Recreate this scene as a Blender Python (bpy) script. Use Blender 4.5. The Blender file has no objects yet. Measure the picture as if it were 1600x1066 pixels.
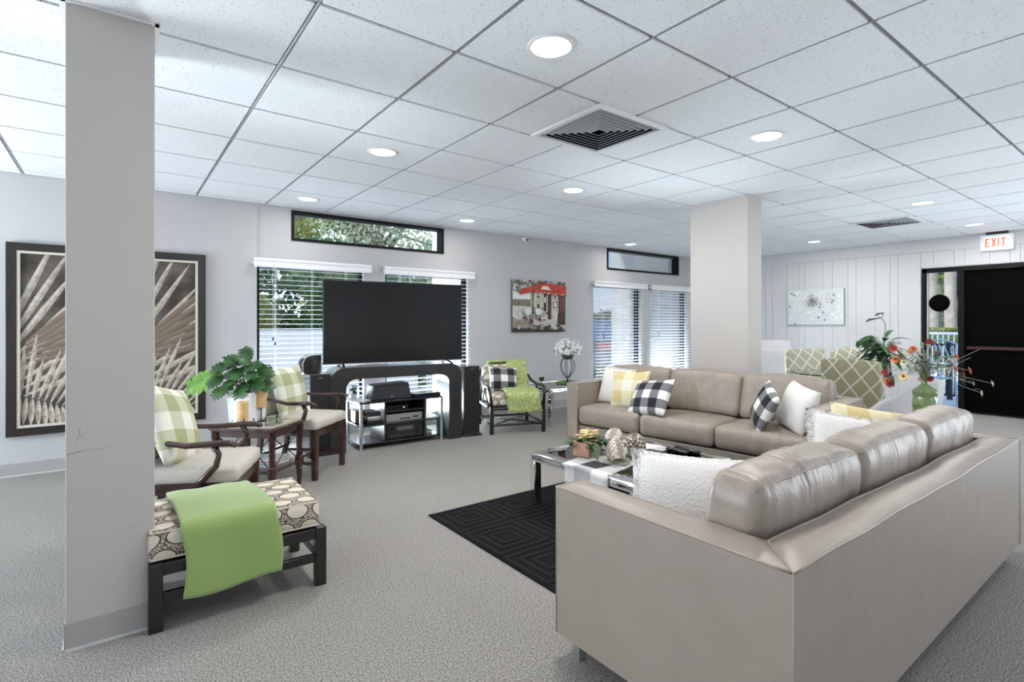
import bpy, bmesh, math, random
from mathutils import Vector, Matrix, Euler, noise
R = math.radians
PI = math.pi
C = bpy.context.scene.collection
S = bpy.context.scene
random.seed(7)

# ------------------------------------------------------------------ camera, world, light
T = 0.6096
CAM_H = 1.2388; HC = 2.4627; WY = 5.842; EX = 9.39
cam = bpy.data.cameras.new('camera'); camo = bpy.data.objects.new('camera', cam); C.objects.link(camo)
camo.location = (0, 0, CAM_H); camo.rotation_euler = (R(90), 0, -0.6441)
cam.sensor_width = 36; cam.lens = 826 / 1600 * 36; cam.shift_y = -0.0171; cam.clip_start = 0.05; cam.clip_end = 300
S.camera = camo
S.view_settings.view_transform = 'Standard'; S.view_settings.look = 'None'
S.view_settings.gamma = 1; S.view_settings.use_curve_mapping = False
S.view_settings.exposure = 0.42

w = bpy.data.worlds.new('sky'); S.world = w; w.use_nodes = True
nt = w.node_tree; nt.nodes.clear()
def N(nt, t, **k):
    n = nt.nodes.new(t)
    for a, b in k.items():
        if a in n.inputs: n.inputs[a].default_value = b
        else: setattr(n, a, b)
    return n
tc = N(nt, 'ShaderNodeTexCoord'); sep = N(nt, 'ShaderNodeSeparateXYZ'); nt.links.new(tc.outputs['Generated'], sep.inputs[0])
ramp = N(nt, 'ShaderNodeValToRGB'); nt.links.new(sep.outputs['Z'], ramp.inputs[0])
e = ramp.color_ramp.elements
e[0].position = 0.0; e[0].color = (0.80, 0.88, 1.0, 1); e[1].position = 0.6; e[1].color = (0.20, 0.42, 0.88, 1)
m_ = e.new(0.18); m_.color = (0.42, 0.64, 0.95, 1)
nz = N(nt, 'ShaderNodeTexNoise', Scale=3.2, Detail=6.0, Roughness=0.6); nt.links.new(tc.outputs['Generated'], nz.inputs['Vector'])
cr = N(nt, 'ShaderNodeValToRGB'); nt.links.new(nz.outputs[0], cr.inputs[0])
cr.color_ramp.elements[0].position = 0.50; cr.color_ramp.elements[1].position = 0.62
mx = N(nt, 'ShaderNodeMix', data_type='RGBA'); nt.links.new(cr.outputs[0], mx.inputs[0]); nt.links.new(ramp.outputs[0], mx.inputs[6]); mx.inputs[7].default_value = (1, 1, 1, 1)
lt = N(nt, 'ShaderNodeMath', operation='LESS_THAN'); nt.links.new(sep.outputs['Z'], lt.inputs[0]); lt.inputs[1].default_value = -0.01
mg = N(nt, 'ShaderNodeMix', data_type='RGBA'); nt.links.new(lt.outputs[0], mg.inputs[0]); nt.links.new(mx.outputs[2], mg.inputs[6]); mg.inputs[7].default_value = (0.62, 0.62, 0.60, 1)
bg = N(nt, 'ShaderNodeBackground', Strength=1.7); nt.links.new(mg.outputs[2], bg.inputs[0])
wo = N(nt, 'ShaderNodeOutputWorld'); nt.links.new(bg.outputs[0], wo.inputs[0])

def sun(direction, energy, col):
    l = bpy.data.lights.new('sun', 'SUN'); l.energy = energy; l.angle = R(0.6); l.color = col
    o = bpy.data.objects.new('sun', l); C.objects.link(o); o.location = (-10, 10, 20)
    o.rotation_euler = Vector(direction).to_track_quat('-Z', 'Y').to_euler()
sun((0.78, -0.30, -0.55), 4.2, (1.0, 0.95, 0.86))
# fill lamps added at unseen openings for daylight, aimed up to brighten the ceiling
def area(name, loc, direction, sx, sy, power, col):
    l = bpy.data.lights.new(name, 'AREA'); l.shape = 'RECTANGLE'; l.size = sx; l.size_y = sy; l.energy = power; l.color = col
    if name == 'window_fill': l.spread = R(130)
    o = bpy.data.objects.new(name, l); C.objects.link(o); o.location = loc
    o.rotation_euler = Vector(direction).to_track_quat('-Z', 'Y').to_euler()
BACK_P = 70; CAN_P = 13.0; LEFT_P = 330; RIGHT_P = 240; FRONT_P = 560; CAN_BACK = 0.15
area('back_fill', (3.0, -5.2, 0.6), (0.0, 0.30, 1.0), 10.5, 1.6, BACK_P, (0.95, 0.98, 1.0))
area('left_fill', (-4.7, 4.2, 0.7), (0.35, 0.0, 1.0), 1.6, 2.9, LEFT_P, (0.86, 0.93, 1.0))
area('right_fill', (9.2, -2.2, 0.7), (-0.35, 0.0, 1.0), 1.6, 5.0, RIGHT_P, (0.90, 0.95, 1.0))

# strip lamps added outside the tall windows, hidden from view, to brighten the ceiling
for wx_ in (1.71, 3.10, 6.54, 7.88): area('window_fill', (wx_, 6.36, 0.0), (0.0, -1.6, 1.0), 1.1, 0.55, FRONT_P if wx_ < 5 else FRONT_P*0.45, (0.86, 0.94, 1.0))

# ------------------------------------------------------------------ helpers
def tag(o, label=None, cat=None, group=None, kind=None):
    if label: o['label'] = label
    if cat: o['category'] = cat
    if group: o['group'] = group
    if kind: o['kind'] = kind
    return o
def thing(name, label, cat, loc=(0, 0, 0), rz=0, group=None):
    o = bpy.data.objects.new(name, None); C.objects.link(o); o.empty_display_size = 0.1
    o.location = loc; o.rotation_euler = (0, 0, rz)
    return tag(o, label, cat, group)
def obj(name, bm, mats, parent=None, smooth=False, loc=None, rot=None, sub=0, bevel=0, autos=None):
    me = bpy.data.meshes.new(name); bm.normal_update(); bm.to_mesh(me); bm.free()
    o = bpy.data.objects.new(name, me); C.objects.link(o)
    for m in (mats if isinstance(mats, (list, tuple)) else [mats]): me.materials.append(m)
    if parent: o.parent = parent
    if loc is not None: o.location = loc
    if rot is not None: o.rotation_euler = rot
    if bevel:
        b = o.modifiers.new('bevel', 'BEVEL'); b.width = bevel; b.segments = 3; b.limit_method = 'ANGLE'; b.angle_limit = R(40)
        smooth = True
    if smooth:
        for p in me.polygons: p.use_smooth = True
        if bevel or autos:
            try: me.set_sharp_from_angle(angle=R(autos or 50))
            except Exception: pass
    if sub:
        s = o.modifiers.new('sub', 'SUBSURF'); s.levels = sub; s.render_levels = sub
    return o
def copy_tree(o, parent=None):
    c = o.copy(); C.objects.link(c)
    if parent: c.parent = parent
    for ch in list(o.children): copy_tree(ch, c)
    return c
def NB(): return bmesh.new()
def box(bm, x0, y0, z0, x1, y1, z1, mi=0, M=None):
    vs = [bm.verts.new((x, y, z)) for x in (x0, x1) for y in (y0, y1) for z in (z0, z1)]
    if M is not None:
        for v in vs: v.co = M @ v.co
    for f in ((0, 1, 3, 2), (4, 6, 7, 5), (0, 4, 5, 1), (2, 3, 7, 6), (0, 2, 6, 4), (1, 5, 7, 3)):
        fa = bm.faces.new([vs[i] for i in f]); fa.material_index = mi
    return vs
def cbox(bm, c, s, mi=0, M=None):
    return box(bm, c[0]-s[0]/2, c[1]-s[1]/2, c[2]-s[2]/2, c[0]+s[0]/2, c[1]+s[1]/2, c[2]+s[2]/2, mi, M)
def beam(bm, p0, p1, wx, wy, wx1=None, wy1=None, mi=0, up=(0, 0, 1)):
    """tapered square bar"""
    p0, p1 = Vector(p0), Vector(p1); d = (p1-p0).normalized()
    u = Vector(up)
    if abs(d.dot(u)) > 0.95: u = Vector((0, 1, 0))
    a = d.cross(u).normalized(); b = a.cross(d).normalized()
    if wx1 is None: wx1 = wx
    if wy1 is None: wy1 = wy
    r = []
    for p, X, Y in ((p0, wx, wy), (p1, wx1, wy1)):
        r.append([bm.verts.new(p + a*sx*X/2 + b*sy*Y/2) for sx, sy in ((-1, -1), (1, -1), (1, 1), (-1, 1))])
    for i in range(4):
        bm.faces.new((r[0][i], r[0][(i+1) % 4], r[1][(i+1) % 4], r[1][i])).material_index = mi
    bm.faces.new(r[0][::-1]).material_index = mi; bm.faces.new(r[1]).material_index = mi
def tube(bm, pts, rad, n=8, mi=0, cap=True, flat=1.0):
    pts = [Vector(p) for p in pts]; rings = []
    rads = rad if isinstance(rad, (list, tuple)) else [rad]*len(pts)
    prev = None
    for i, p in enumerate(pts):
        d = (pts[min(i+1, len(pts)-1)] - pts[max(i-1, 0)]).normalized()
        if prev is None:
            u = Vector((0, 0, 1)) if abs(d.z) < 0.9 else Vector((1, 0, 0))
            a = d.cross(u).normalized()
        else:
            a = (prev - d*prev.dot(d)).normalized()
        prev = a; b = d.cross(a)
        rings.append([bm.verts.new(p + (a*math.cos(t*2*PI/n) + b*flat*math.sin(t*2*PI/n))*rads[i]) for t in range(n)])
    for i in range(len(rings)-1):
        for t in range(n):
            bm.faces.new((rings[i][t], rings[i][(t+1) % n], rings[i+1][(t+1) % n], rings[i+1][t])).material_index = mi
    if cap:
        bm.faces.new(rings[0][::-1]).material_index = mi; bm.faces.new(rings[-1]).material_index = mi
def lathe(bm, prof, c=(0, 0, 0), n=24, mi=0, M=None, sq=1.0):
    rings = []
    for r, z in prof:
        rings.append([bm.verts.new((c[0]+r*math.cos(2*PI*t/n), c[1]+r*sq*math.sin(2*PI*t/n), c[2]+z)) for t in range(n)])
    if M is not None:
        for g in rings:
            for v in g: v.co = M @ v.co
    for i in range(len(rings)-1):
        for t in range(n):
            bm.faces.new((rings[i][t], rings[i][(t+1) % n], rings[i+1][(t+1) % n], rings[i+1][t])).material_index = mi
    bm.faces.new(rings[0][::-1]).material_index = mi; bm.faces.new(rings[-1]).material_index = mi
def ball(bm, c, r, seg=10, mi=0, s=(1, 1, 1)):
    g = bmesh.ops.create_uvsphere(bm, u_segments=seg, v_segments=max(4, seg//2+1), radius=1, matrix=Matrix.Translation(c) @ Matrix.Diagonal((r*s[0], r*s[1], r*s[2], 1)))
    for v in g['verts']:
        for f in v.link_faces: f.material_index = mi
def poly(bm, pts, mi=0):
    f = bm.faces.new([bm.verts.new(p) for p in pts]); f.material_index = mi; return f
def prism(bm, pts2, y0, y1, mi=0, M=None):
    """closed outline in (x,z), extruded along y"""
    a = [bm.verts.new((x, y0, z)) for x, z in pts2]; b = [bm.verts.new((x, y1, z)) for x, z in pts2]
    if M is not None:
        for v in a+b: v.co = M @ v.co
    n = len(a)
    for i in range(n): bm.faces.new((a[i], a[(i+1) % n], b[(i+1) % n], b[i])).material_index = mi
    bm.faces.new(a[::-1]).material_index = mi; bm.faces.new(b).material_index = mi
def grid(bm, f, nu, nv, mi=0, closeu=False):
    vs = [[bm.verts.new(f(i/nu, j/nv)) for j in range(nv+1)] for i in range(nu if closeu else nu+1)]
    for i in range(nu):
        for j in range(nv):
            k = (i+1) % nu if closeu else i+1
            bm.faces.new((vs[i][j], vs[k][j], vs[k][j+1], vs[i][j+1])).material_index = mi
    return vs
def slabgrid(bm, f, nu, nv, th, mi=0):
    """a bent sheet with thickness"""
    P = [[Vector(f(i/nu, j/nv)) for j in range(nv+1)] for i in range(nu+1)]
    def nrm(i, j):
        a = P[min(i+1, nu)][j]-P[max(i-1, 0)][j]; b = P[i][min(j+1, nv)]-P[i][max(j-1, 0)]
        return a.cross(b).normalized()
    A = [[bm.verts.new(P[i][j]) for j in range(nv+1)] for i in range(nu+1)]
    B = [[bm.verts.new(P[i][j]-nrm(i, j)*th) for j in range(nv+1)] for i in range(nu+1)]
    for i in range(nu):
        for j in range(nv):
            bm.faces.new((A[i][j], A[i+1][j], A[i+1][j+1], A[i][j+1])).material_index = mi
            bm.faces.new((B[i][j+1], B[i+1][j+1], B[i+1][j], B[i][j])).material_index = mi
    for i in range(nu):
        bm.faces.new((A[i+1][0], A[i][0], B[i][0], B[i+1][0])); bm.faces.new((A[i][nv], A[i+1][nv], B[i+1][nv], B[i][nv]))
    for j in range(nv):
        bm.faces.new((A[0][j], A[0][j+1], B[0][j+1], B[0][j])); bm.faces.new((A[nu][j+1], A[nu][j], B[nu][j], B[nu][j+1]))
def pillow_pts(u, v, W, H, TH, side, pinch=0.07):
    x = u*W/2*(1 - pinch*(1-v*v)); z = v*H/2*(1 - pinch*(1-u*u))
    t = TH/2*((1-abs(u)**2.6)**0.55)*((1-abs(v)**2.6)**0.55)
    t *= 1 + 0.08*noise.noise(Vector((x*7, z*7, W*31+side)))
    return Vector((x, side*t, z))
def pillow_bm(W, H, TH, n=16, pinch=0.07):
    """pillow standing in local xz, thickness along y"""
    bm = NB()
    for s in (1, -1):
        grid(bm, lambda a, b: pillow_pts(a*2-1, b*2-1, W, H, TH, s, pinch), n, n)
    bmesh.ops.remove_doubles(bm, verts=bm.verts, dist=0.0008)
    bmesh.ops.recalc_face_normals(bm, faces=bm.faces)
    return bm
def add_fur(bm, count, L, wd, seed=1, down=0.3, mi=0, edge_only=False):
    """short tapering locks growing out of the surface"""
    rnd = random.Random(seed); bm.faces.ensure_lookup_table(); fs = list(bm.faces)
    ar = [f.calc_area() for f in fs]; bm.normal_update()
    ex = max(abs(v.co.x) for v in bm.verts); ez = max(abs(v.co.z) for v in bm.verts)
    if edge_only: ar = [a_*(1.0 if max(abs(f.calc_center_median().x)/ex, abs(f.calc_center_median().z)/ez) > 0.80 else 0.02) for f, a_ in zip(fs, ar)]
    picks = rnd.choices(fs, weights=ar, k=count)
    for f in picks:
        vs = [v.co.copy() for v in f.verts]; u_, v_ = rnd.random(), rnd.random()
        if len(vs) == 4: p = (vs[0]*(1-u_)+vs[1]*u_)*(1-v_)+(vs[3]*(1-u_)+vs[2]*u_)*v_
        else:
            if u_+v_ > 1: u_, v_ = 1-u_, 1-v_
            p = vs[0]+(vs[1]-vs[0])*u_+(vs[2]-vs[0])*v_
        n = f.normal.copy()
        d = (n + Vector((rnd.uniform(-1, 1), rnd.uniform(-1, 1), rnd.uniform(-1, 1)-down))*0.55).normalized()
        a = d.cross(Vector((rnd.random(), rnd.random(), rnd.random()))).normalized()
        k_ = max(abs(p.x)/ex, abs(p.z)/ez) if edge_only else 1.0
        if edge_only and k_ < 0.84: continue
        l = L*rnd.uniform(0.6, 1.2)*(0.35+0.65*max(0, (k_-0.84)/0.16) if edge_only else 1.0); q = wd*rnd.uniform(0.7, 1.3)
        b = d.cross(a)
        base = [bm.verts.new(p - n*0.002 + (a*math.cos(k*2.094)+b*math.sin(k*2.094))*q) for k in range(3)]
        mid = p + d*l*0.55; tip = bm.verts.new(p + d*l + Vector((0, 0, -l*0.25)))
        md = [bm.verts.new(mid + (a*math.cos(k*2.094)+b*math.sin(k*2.094))*q*0.8) for k in range(3)]
        for k in range(3):
            k2 = (k+1) % 3
            bm.faces.new((base[k], base[k2], md[k2], md[k])).material_index = mi
            bm.faces.new((md[k], md[k2], tip)).material_index = mi
def boxcushion(W, D, H, n=10, bulge=0.02, r=0.035, wr=0.004, seed=0, pucker=0.0, fold=0.0):
    """box cushion centred at origin, rounded edges, gently crowned, with wrinkles"""
    bm = NB()
    def inset(x, h):
        s = 1 if x >= 0 else -1
        return x
    nx, ny, nz_ = n*2, n*2, max(5, n//2)
    def face(fn, a, b):
        grid(bm, fn, a, b)
    def shape(x, y, z):
        p = Vector((x*W/2, y*D/2, z*H/2))
        # round the box
        q = Vector((max(-W/2+r, min(W/2-r, p.x)), max(-D/2+r, min(D/2-r, p.y)), max(-H/2+r, min(H/2-r, p.z))))
        d = p-q
        if d.length > 1e-6: p = q + d.normalized()*r
        cx = (1-x*x)*(1-y*y); 
        p.z += (bulge*cx)*(1 if z > 0 else -0.3)*abs(z)
        p.y += bulge*0.5*(1-x*x)*(1-z*z)*(y); p.x += bulge*0.4*(1-y*y)*(1-z*z)*(x)
        w_ = noise.noise(Vector((p.x*9+seed*3.1, p.y*9, p.z*14)))*wr + noise.noise(Vector((p.x*28+seed, p.y*7, p.z*10)))*wr*0.7 + (noise.noise(Vector((p.x*13+p.z*4+seed*1.7, 0.3, p.z*1.6)))*fold if fold else 0)
        if pucker and y < -0.9: w_ += pucker*math.sin(p.x*150+seed)*0.5*(1-abs(z))
        nn = Vector((x**3, y**3, z**3)); 
        if nn.length > 0: p += nn.normalized()*w_
        return p
    face(lambda a, b: shape(a*2-1, b*2-1, 1), nx, ny); face(lambda a, b: shape(a*2-1, b*2-1, -1), nx, ny)
    face(lambda a, b: shape(a*2-1, -1, b*2-1), nx, nz_); face(lambda a, b: shape(a*2-1, 1, b*2-1), nx, nz_)
    face(lambda a, b: shape(-1, a*2-1, b*2-1), ny, nz_); face(lambda a, b: shape(1, a*2-1, b*2-1), ny, nz_)
    bmesh.ops.remove_doubles(bm, verts=bm.verts, dist=0.0006)
    bmesh.ops.recalc_face_normals(bm, faces=bm.faces)
    return bm
def piping(bm, pts, r=0.004, mi=0, n=6): tube(bm, pts, r, n, mi)

# ------------------------------------------------------------------ materials
MATS = {}
def mat(name, col, rough=0.6, metal=0, spec=0.5, bump=None, bscale=100, bstr=0.2, var=0, vscale=5, coat=0, emit=None, estr=0, trans=0, sheen=0, col2=None):
    if name in MATS: return MATS[name]
    m = bpy.data.materials.new(name); m.use_nodes = True; nt = m.node_tree; b = nt.nodes['Principled BSDF']
    b.inputs['Base Color'].default_value = (*col, 1); b.inputs['Roughness'].default_value = rough
    b.inputs['Metallic'].default_value = metal; b.inputs['Specular IOR Level'].default_value = spec
    if coat: b.inputs['Coat Weight'].default_value = coat; b.inputs['Coat Roughness'].default_value = 0.05
    if sheen: b.inputs['Sheen Weight'].default_value = sheen
    if emit: b.inputs['Emission Color'].default_value = (*emit, 1); b.inputs['Emission Strength'].default_value = estr
    if trans: b.inputs['Transmission Weight'].default_value = trans
    tc = nt.nodes.new('ShaderNodeTexCoord')
    if var or col2:
        n = N(nt, 'ShaderNodeTexNoise', Scale=vscale, Detail=5.0); nt.links.new(tc.outputs['Object'], n.inputs['Vector'])
        r_ = N(nt, 'ShaderNodeValToRGB'); nt.links.new(n.outputs[0], r_.inputs[0])
        a = [max(0, c*(1-var)) for c in col]; bb = list(col2) if col2 else [min(1, c*(1+var)) for c in col]
        r_.color_ramp.elements[0].position = 0.35; r_.color_ramp.elements[1].position = 0.65
        r_.color_ramp.elements[0].color = (*a, 1); r_.color_ramp.elements[1].color = (*bb, 1)
        nt.links.new(r_.outputs[0], b.inputs['Base Color'])
    if bump:
        if bump == 'noise': n2 = N(nt, 'ShaderNodeTexNoise', Scale=bscale, Detail=4.0); o_ = n2.outputs[0]
        else: n2 = N(nt, 'ShaderNodeTexVoronoi', Scale=bscale); o_ = n2.outputs['Distance']
        nt.links.new(tc.outputs['Object'], n2.inputs['Vector'])
        bp = N(nt, 'ShaderNodeBump', Strength=bstr, Distance=0.01); nt.links.new(o_, bp.inputs['Height']); nt.links.new(bp.outputs[0], b.inputs['Normal'])
    MATS[name] = m; return m
def nodes_of(m): return m.node_tree, m.node_tree.nodes['Principled BSDF']

wall_m = mat('wall_paint', (0.52, 0.52, 0.53), 0.75, bump='noise', bscale=60, bstr=0.05)
col_m = mat('column_paint', (0.54, 0.51, 0.485), 0.75, bump='noise', bscale=50, bstr=0.06)
panel_m = mat('panel_paint', (0.64, 0.65, 0.66), 0.6)
trimw = mat('white_trim', (0.86, 0.87, 0.88), 0.45)
vinyl = mat('vinyl_base', (0.40, 0.385, 0.37), 0.5)
vinyl_lip = mat('vinyl_lip', (0.62, 0.61, 0.59), 0.5)
tee_m = mat('ceiling_grid_metal', (0.33, 0.34, 0.36), 0.5)  # white metal coloured grey, the shade of the recessed tees put into it
black_al = mat('black_aluminium', (0.004, 0.004, 0.005), 0.5, spec=0.2)
brown_fr = mat('window_stop', (0.20, 0.14, 0.10), 0.5)
bscreen = mat('black_screen', (0.002, 0.0025, 0.002), 0.7, spec=0.03)
white_pl = mat('white_plastic', (0.85, 0.86, 0.88), 0.4)
slat_m = mat('blind_slat', (0.82, 0.85, 0.90), 0.45)
chrome = mat('chrome', (0.80, 0.81, 0.83), 0.08, metal=1)
steel = mat('brushed_steel', (0.62, 0.63, 0.65), 0.3, metal=1)
gold_w = mat('candle_wax', (0.72, 0.47, 0.20), 0.5, var=0.15, vscale=20)
darkwood = mat('mahogany', (0.045, 0.016, 0.012), 0.25, coat=0.4, var=0.35, vscale=14)
blackwood = mat('black_lacquer', (0.012, 0.010, 0.010), 0.3, coat=0.3)
blackgl = mat('gloss_black', (0.010, 0.010, 0.011), 0.18, coat=0.3)
blackmt = mat('matte_black', (0.015, 0.015, 0.016), 0.6)
gray_gl = mat('speaker_side', (0.35, 0.38, 0.42), 0.35)
tv_scr = mat('tv_screen', (0.010, 0.011, 0.012), 0.22, spec=0.16)
whitepot = mat('white_glaze', (0.82, 0.83, 0.85), 0.25)
paper = mat('paper', (0.75, 0.73, 0.68), 0.6)
fur_w = mat('white_fur', (0.90, 0.88, 0.86), 0.95, sheen=0.3, bump='noise', bscale=120, bstr=0.7)
fur_c = mat('cream_fur', (0.80, 0.76, 0.71), 0.95, sheen=0.3, bump='noise', bscale=70, bstr=0.9)
fur_g = mat('green_shag', (0.44, 0.55, 0.20), 0.9, col2=(0.62, 0.70, 0.36), vscale=30)
fleece = mat('green_fleece', (0.30, 0.43, 0.13), 0.95, sheen=0.5, bump='noise', bscale=260, bstr=0.25)
leaf_d = mat('leaf_dark', (0.012, 0.050, 0.016), 0.35, col2=(0.045, 0.135, 0.030), vscale=12)
leaf_l = mat('leaf_light', (0.09, 0.24, 0.03), 0.4, col2=(0.20, 0.40, 0.07), vscale=12)
leaf_g = mat('leaf_grey', (0.34, 0.38, 0.27), 0.7, col2=(0.50, 0.50, 0.36), vscale=20)
moss = mat('moss', (0.10, 0.20, 0.05), 0.9, col2=(0.20, 0.32, 0.09), vscale=30)
wire_m = mat('dark_iron', (0.02, 0.02, 0.025), 0.4, metal=0.4)
petal_w = mat('white_petal', (0.88, 0.90, 0.87), 0.6)
petal_y = mat('yellow_petal', (0.85, 0.62, 0.22), 0.6, col2=(0.92, 0.80, 0.45), vscale=40)
petal_o = mat('orange_petal', (0.68, 0.20, 0.06), 0.6)
petal_r = mat('red_petal', (0.34, 0.02, 0.025), 0.6)
petal_c = mat('cream_petal', (0.85, 0.80, 0.55), 0.6)
terra = mat('box_wood', (0.46, 0.27, 0.17), 0.6, var=0.2, vscale=20)
shellm = mat('pale_husk', (0.72, 0.64, 0.55), 0.6, col2=(0.86, 0.80, 0.72), vscale=25)
celadon = mat('green_glaze', (0.13, 0.20, 0.07), 0.12, coat=0.6, col2=(0.20, 0.29, 0.12), vscale=8)
white_up = mat('white_upholstery', (0.58, 0.585, 0.60), 0.7)
stucco = mat('white_stucco', (0.70, 0.70, 0.71), 0.8, bump='noise', bscale=30, bstr=0.2)
concrete = mat('paving', (0.55, 0.53, 0.50), 0.85, var=0.1, vscale=2)
grass = mat('lawn', (0.12, 0.22, 0.06), 0.9, var=0.4, vscale=3)
bark = mat('bark', (0.22, 0.17, 0.13), 0.9, var=0.3, vscale=6, bump='noise', bscale=12, bstr=0.5)
palmbark = mat('palm_bark', (0.30, 0.25, 0.21), 0.9, var=0.2, vscale=5, bump='noise', bscale=10, bstr=0.4)
fol1 = mat('foliage_oak', (0.34, 0.42, 0.24), 0.7, col2=(0.62, 0.68, 0.46), vscale=1.5)
fol2 = mat('foliage_yellow', (0.13, 0.17, 0.03), 0.7, col2=(0.34, 0.35, 0.08), vscale=1.5)
fol3 = mat('foliage_deep', (0.035, 0.085, 0.03), 0.7, col2=(0.12, 0.22, 0.07), vscale=2)
ironf = mat('iron_fence', (0.012, 0.014, 0.03), 0.4)
car_m = mat('car_blue', (0.05, 0.11, 0.24), 0.2, metal=0.4, coat=0.7)
car_g = mat('car_glass', (0.02, 0.03, 0.04), 0.08)
red_l = mat('tail_red', (0.7, 0.03, 0.03), 0.3)
rubber = mat('rubber', (0.02, 0.02, 0.02), 0.8)
knit = mat('knit_white', (0.8, 0.8, 0.8), 0.8)

def leather_mat():
    m = mat('beige_leather', (0.50, 0.44, 0.385), 0.38, spec=0.5)
    nt, b = nodes_of(m); tc = N(nt, 'ShaderNodeTexCoord')
    a = N(nt, 'ShaderNodeTexVoronoi', Scale=260.0); n = N(nt, 'ShaderNodeTexNoise', Scale=7.0, Detail=5.0, Roughness=0.6)
    for q in (a, n): nt.links.new(tc.outputs['Object'], q.inputs['Vector'])
    b1 = N(nt, 'ShaderNodeBump', Strength=0.12, Distance=0.002); nt.links.new(a.outputs['Distance'], b1.inputs['Height'])
    b2 = N(nt, 'ShaderNodeBump', Strength=0.15, Distance=0.02); nt.links.new(n.outputs[0], b2.inputs['Height']); nt.links.new(b1.outputs[0], b2.inputs['Normal'])
    nt.links.new(b2.outputs[0], b.inputs['Normal'])
    r_ = N(nt, 'ShaderNodeValToRGB'); nt.links.new(n.outputs[0], r_.inputs[0])
    r_.color_ramp.elements[0].position = 0.3; r_.color_ramp.elements[0].color = (0.312, 0.264, 0.222, 1)
    r_.color_ramp.elements[1].position = 0.7; r_.color_ramp.elements[1].color = (0.345, 0.293, 0.248, 1)
    nt.links.new(r_.outputs[0], b.inputs['Base Color'])
    return m
leather = leather_mat()
seam_m = mat('leather_seam', (0.22, 0.18, 0.15), 0.5)

def wrinkle_leather():
    m = leather.copy(); m.name = 'soft_leather'; nt = m.node_tree; b = nt.nodes['Principled BSDF']
    tc = N(nt, 'ShaderNodeTexCoord'); mp = N(nt, 'ShaderNodeMapping'); mp.inputs['Scale'].default_value = (9, 2.2, 2.2); mp.inputs['Rotation'].default_value = (0, 0.5, 0.25)
    n = N(nt, 'ShaderNodeTexNoise', Scale=1.0, Detail=3.0, Distortion=0.8); nt.links.new(tc.outputs['Object'], mp.inputs[0]); nt.links.new(mp.outputs[0], n.inputs['Vector'])
    bp = N(nt, 'ShaderNodeBump', Strength=0.40, Distance=0.05); nt.links.new(n.outputs[0], bp.inputs['Height'])
    old = b.inputs['Normal'].links[0].from_socket; nt.links.new(old, bp.inputs['Normal']); nt.links.new(bp.outputs[0], b.inputs['Normal'])
    return m
soft_leather = wrinkle_leather()

def carpet_mat():
    m = mat('carpet', (0.4, 0.38, 0.36), 0.95, spec=0.1); nt, b = nodes_of(m)
    tc = N(nt, 'ShaderNodeTexCoord'); n = N(nt, 'ShaderNodeTexNoise', Scale=150.0, Detail=2.0, Roughness=0.8); nt.links.new(tc.outputs['Object'], n.inputs['Vector'])
    n2 = N(nt, 'ShaderNodeTexNoise', Scale=0.9, Detail=3.0); nt.links.new(tc.outputs['Object'], n2.inputs['Vector'])
    r_ = N(nt, 'ShaderNodeValToRGB'); nt.links.new(n.outputs[0], r_.inputs[0])
    r_.color_ramp.elements[0].position = 0.40; r_.color_ramp.elements[0].color = (0.175, 0.161, 0.146, 1)
    r_.color_ramp.elements[1].position = 0.60; r_.color_ramp.elements[1].color = (0.52, 0.497, 0.465, 1)
    mx = N(nt, 'ShaderNodeMix', data_type='RGBA', blend_type='MULTIPLY'); mx.inputs[0].default_value = 0.25
    nt.links.new(r_.outputs[0], mx.inputs[6]); nt.links.new(n2.outputs[0], mx.inputs[7]); nt.links.new(mx.outputs[2], b.inputs['Base Color'])
    bp = N(nt, 'ShaderNodeBump', Strength=0.5, Distance=0.006); nt.links.new(n.outputs[0], bp.inputs['Height']); nt.links.new(bp.outputs[0], b.inputs['Normal'])
    return m
carpet = carpet_mat()
def tile_mat():
    m = mat('acoustic_tile', (0.88, 0.93, 0.98), 0.9, spec=0.2); nt, b = nodes_of(m)
    tc = N(nt, 'ShaderNodeTexCoord'); mp = N(nt, 'ShaderNodeMapping'); mp.inputs['Scale'].default_value = (1, 1.0, 1)
    nt.links.new(tc.outputs['Object'], mp.inputs[0])
    n = N(nt, 'ShaderNodeTexNoise', Scale=150.0, Detail=1.5, Roughness=0.5, Distortion=0.8); nt.links.new(mp.outputs[0], n.inputs['Vector'])
    r_ = N(nt, 'ShaderNodeValToRGB'); nt.links.new(n.outputs[0], r_.inputs[0])
    r_.color_ramp.elements[0].position = 0.30; r_.color_ramp.elements[0].color = (0.42, 0.43, 0.45, 1)
    r_.color_ramp.elements[1].position = 0.36; r_.color_ramp.elements[1].color = (0.91, 0.95, 0.99, 1)
    nt.links.new(r_.outputs[0], b.inputs['Base Color'])
    bp = N(nt, 'ShaderNodeBump', Strength=0.4, Distance=0.004); nt.links.new(r_.outputs[0], bp.inputs['Height']); nt.links.new(bp.outputs[0], b.inputs['Normal'])
    return m
tile_m = tile_mat()
def leafy(m, k=0.45):
    nt, b = nodes_of(m); tr = N(nt, 'ShaderNodeBsdfTranslucent'); mx = N(nt, 'ShaderNodeMixShader'); mx.inputs[0].default_value = k
    if b.inputs['Base Color'].links: nt.links.new(b.inputs['Base Color'].links[0].from_socket, tr.inputs[0])
    else: tr.inputs[0].default_value = b.inputs['Base Color'].default_value
    out = nt.nodes['Material Output']
    nt.links.new(b.outputs[0], mx.inputs[1]); nt.links.new(tr.outputs[0], mx.inputs[2]); nt.links.new(mx.outputs[0], out.inputs[0])
for q_ in (fol1, fol2, fol3): leafy(q_)
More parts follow.
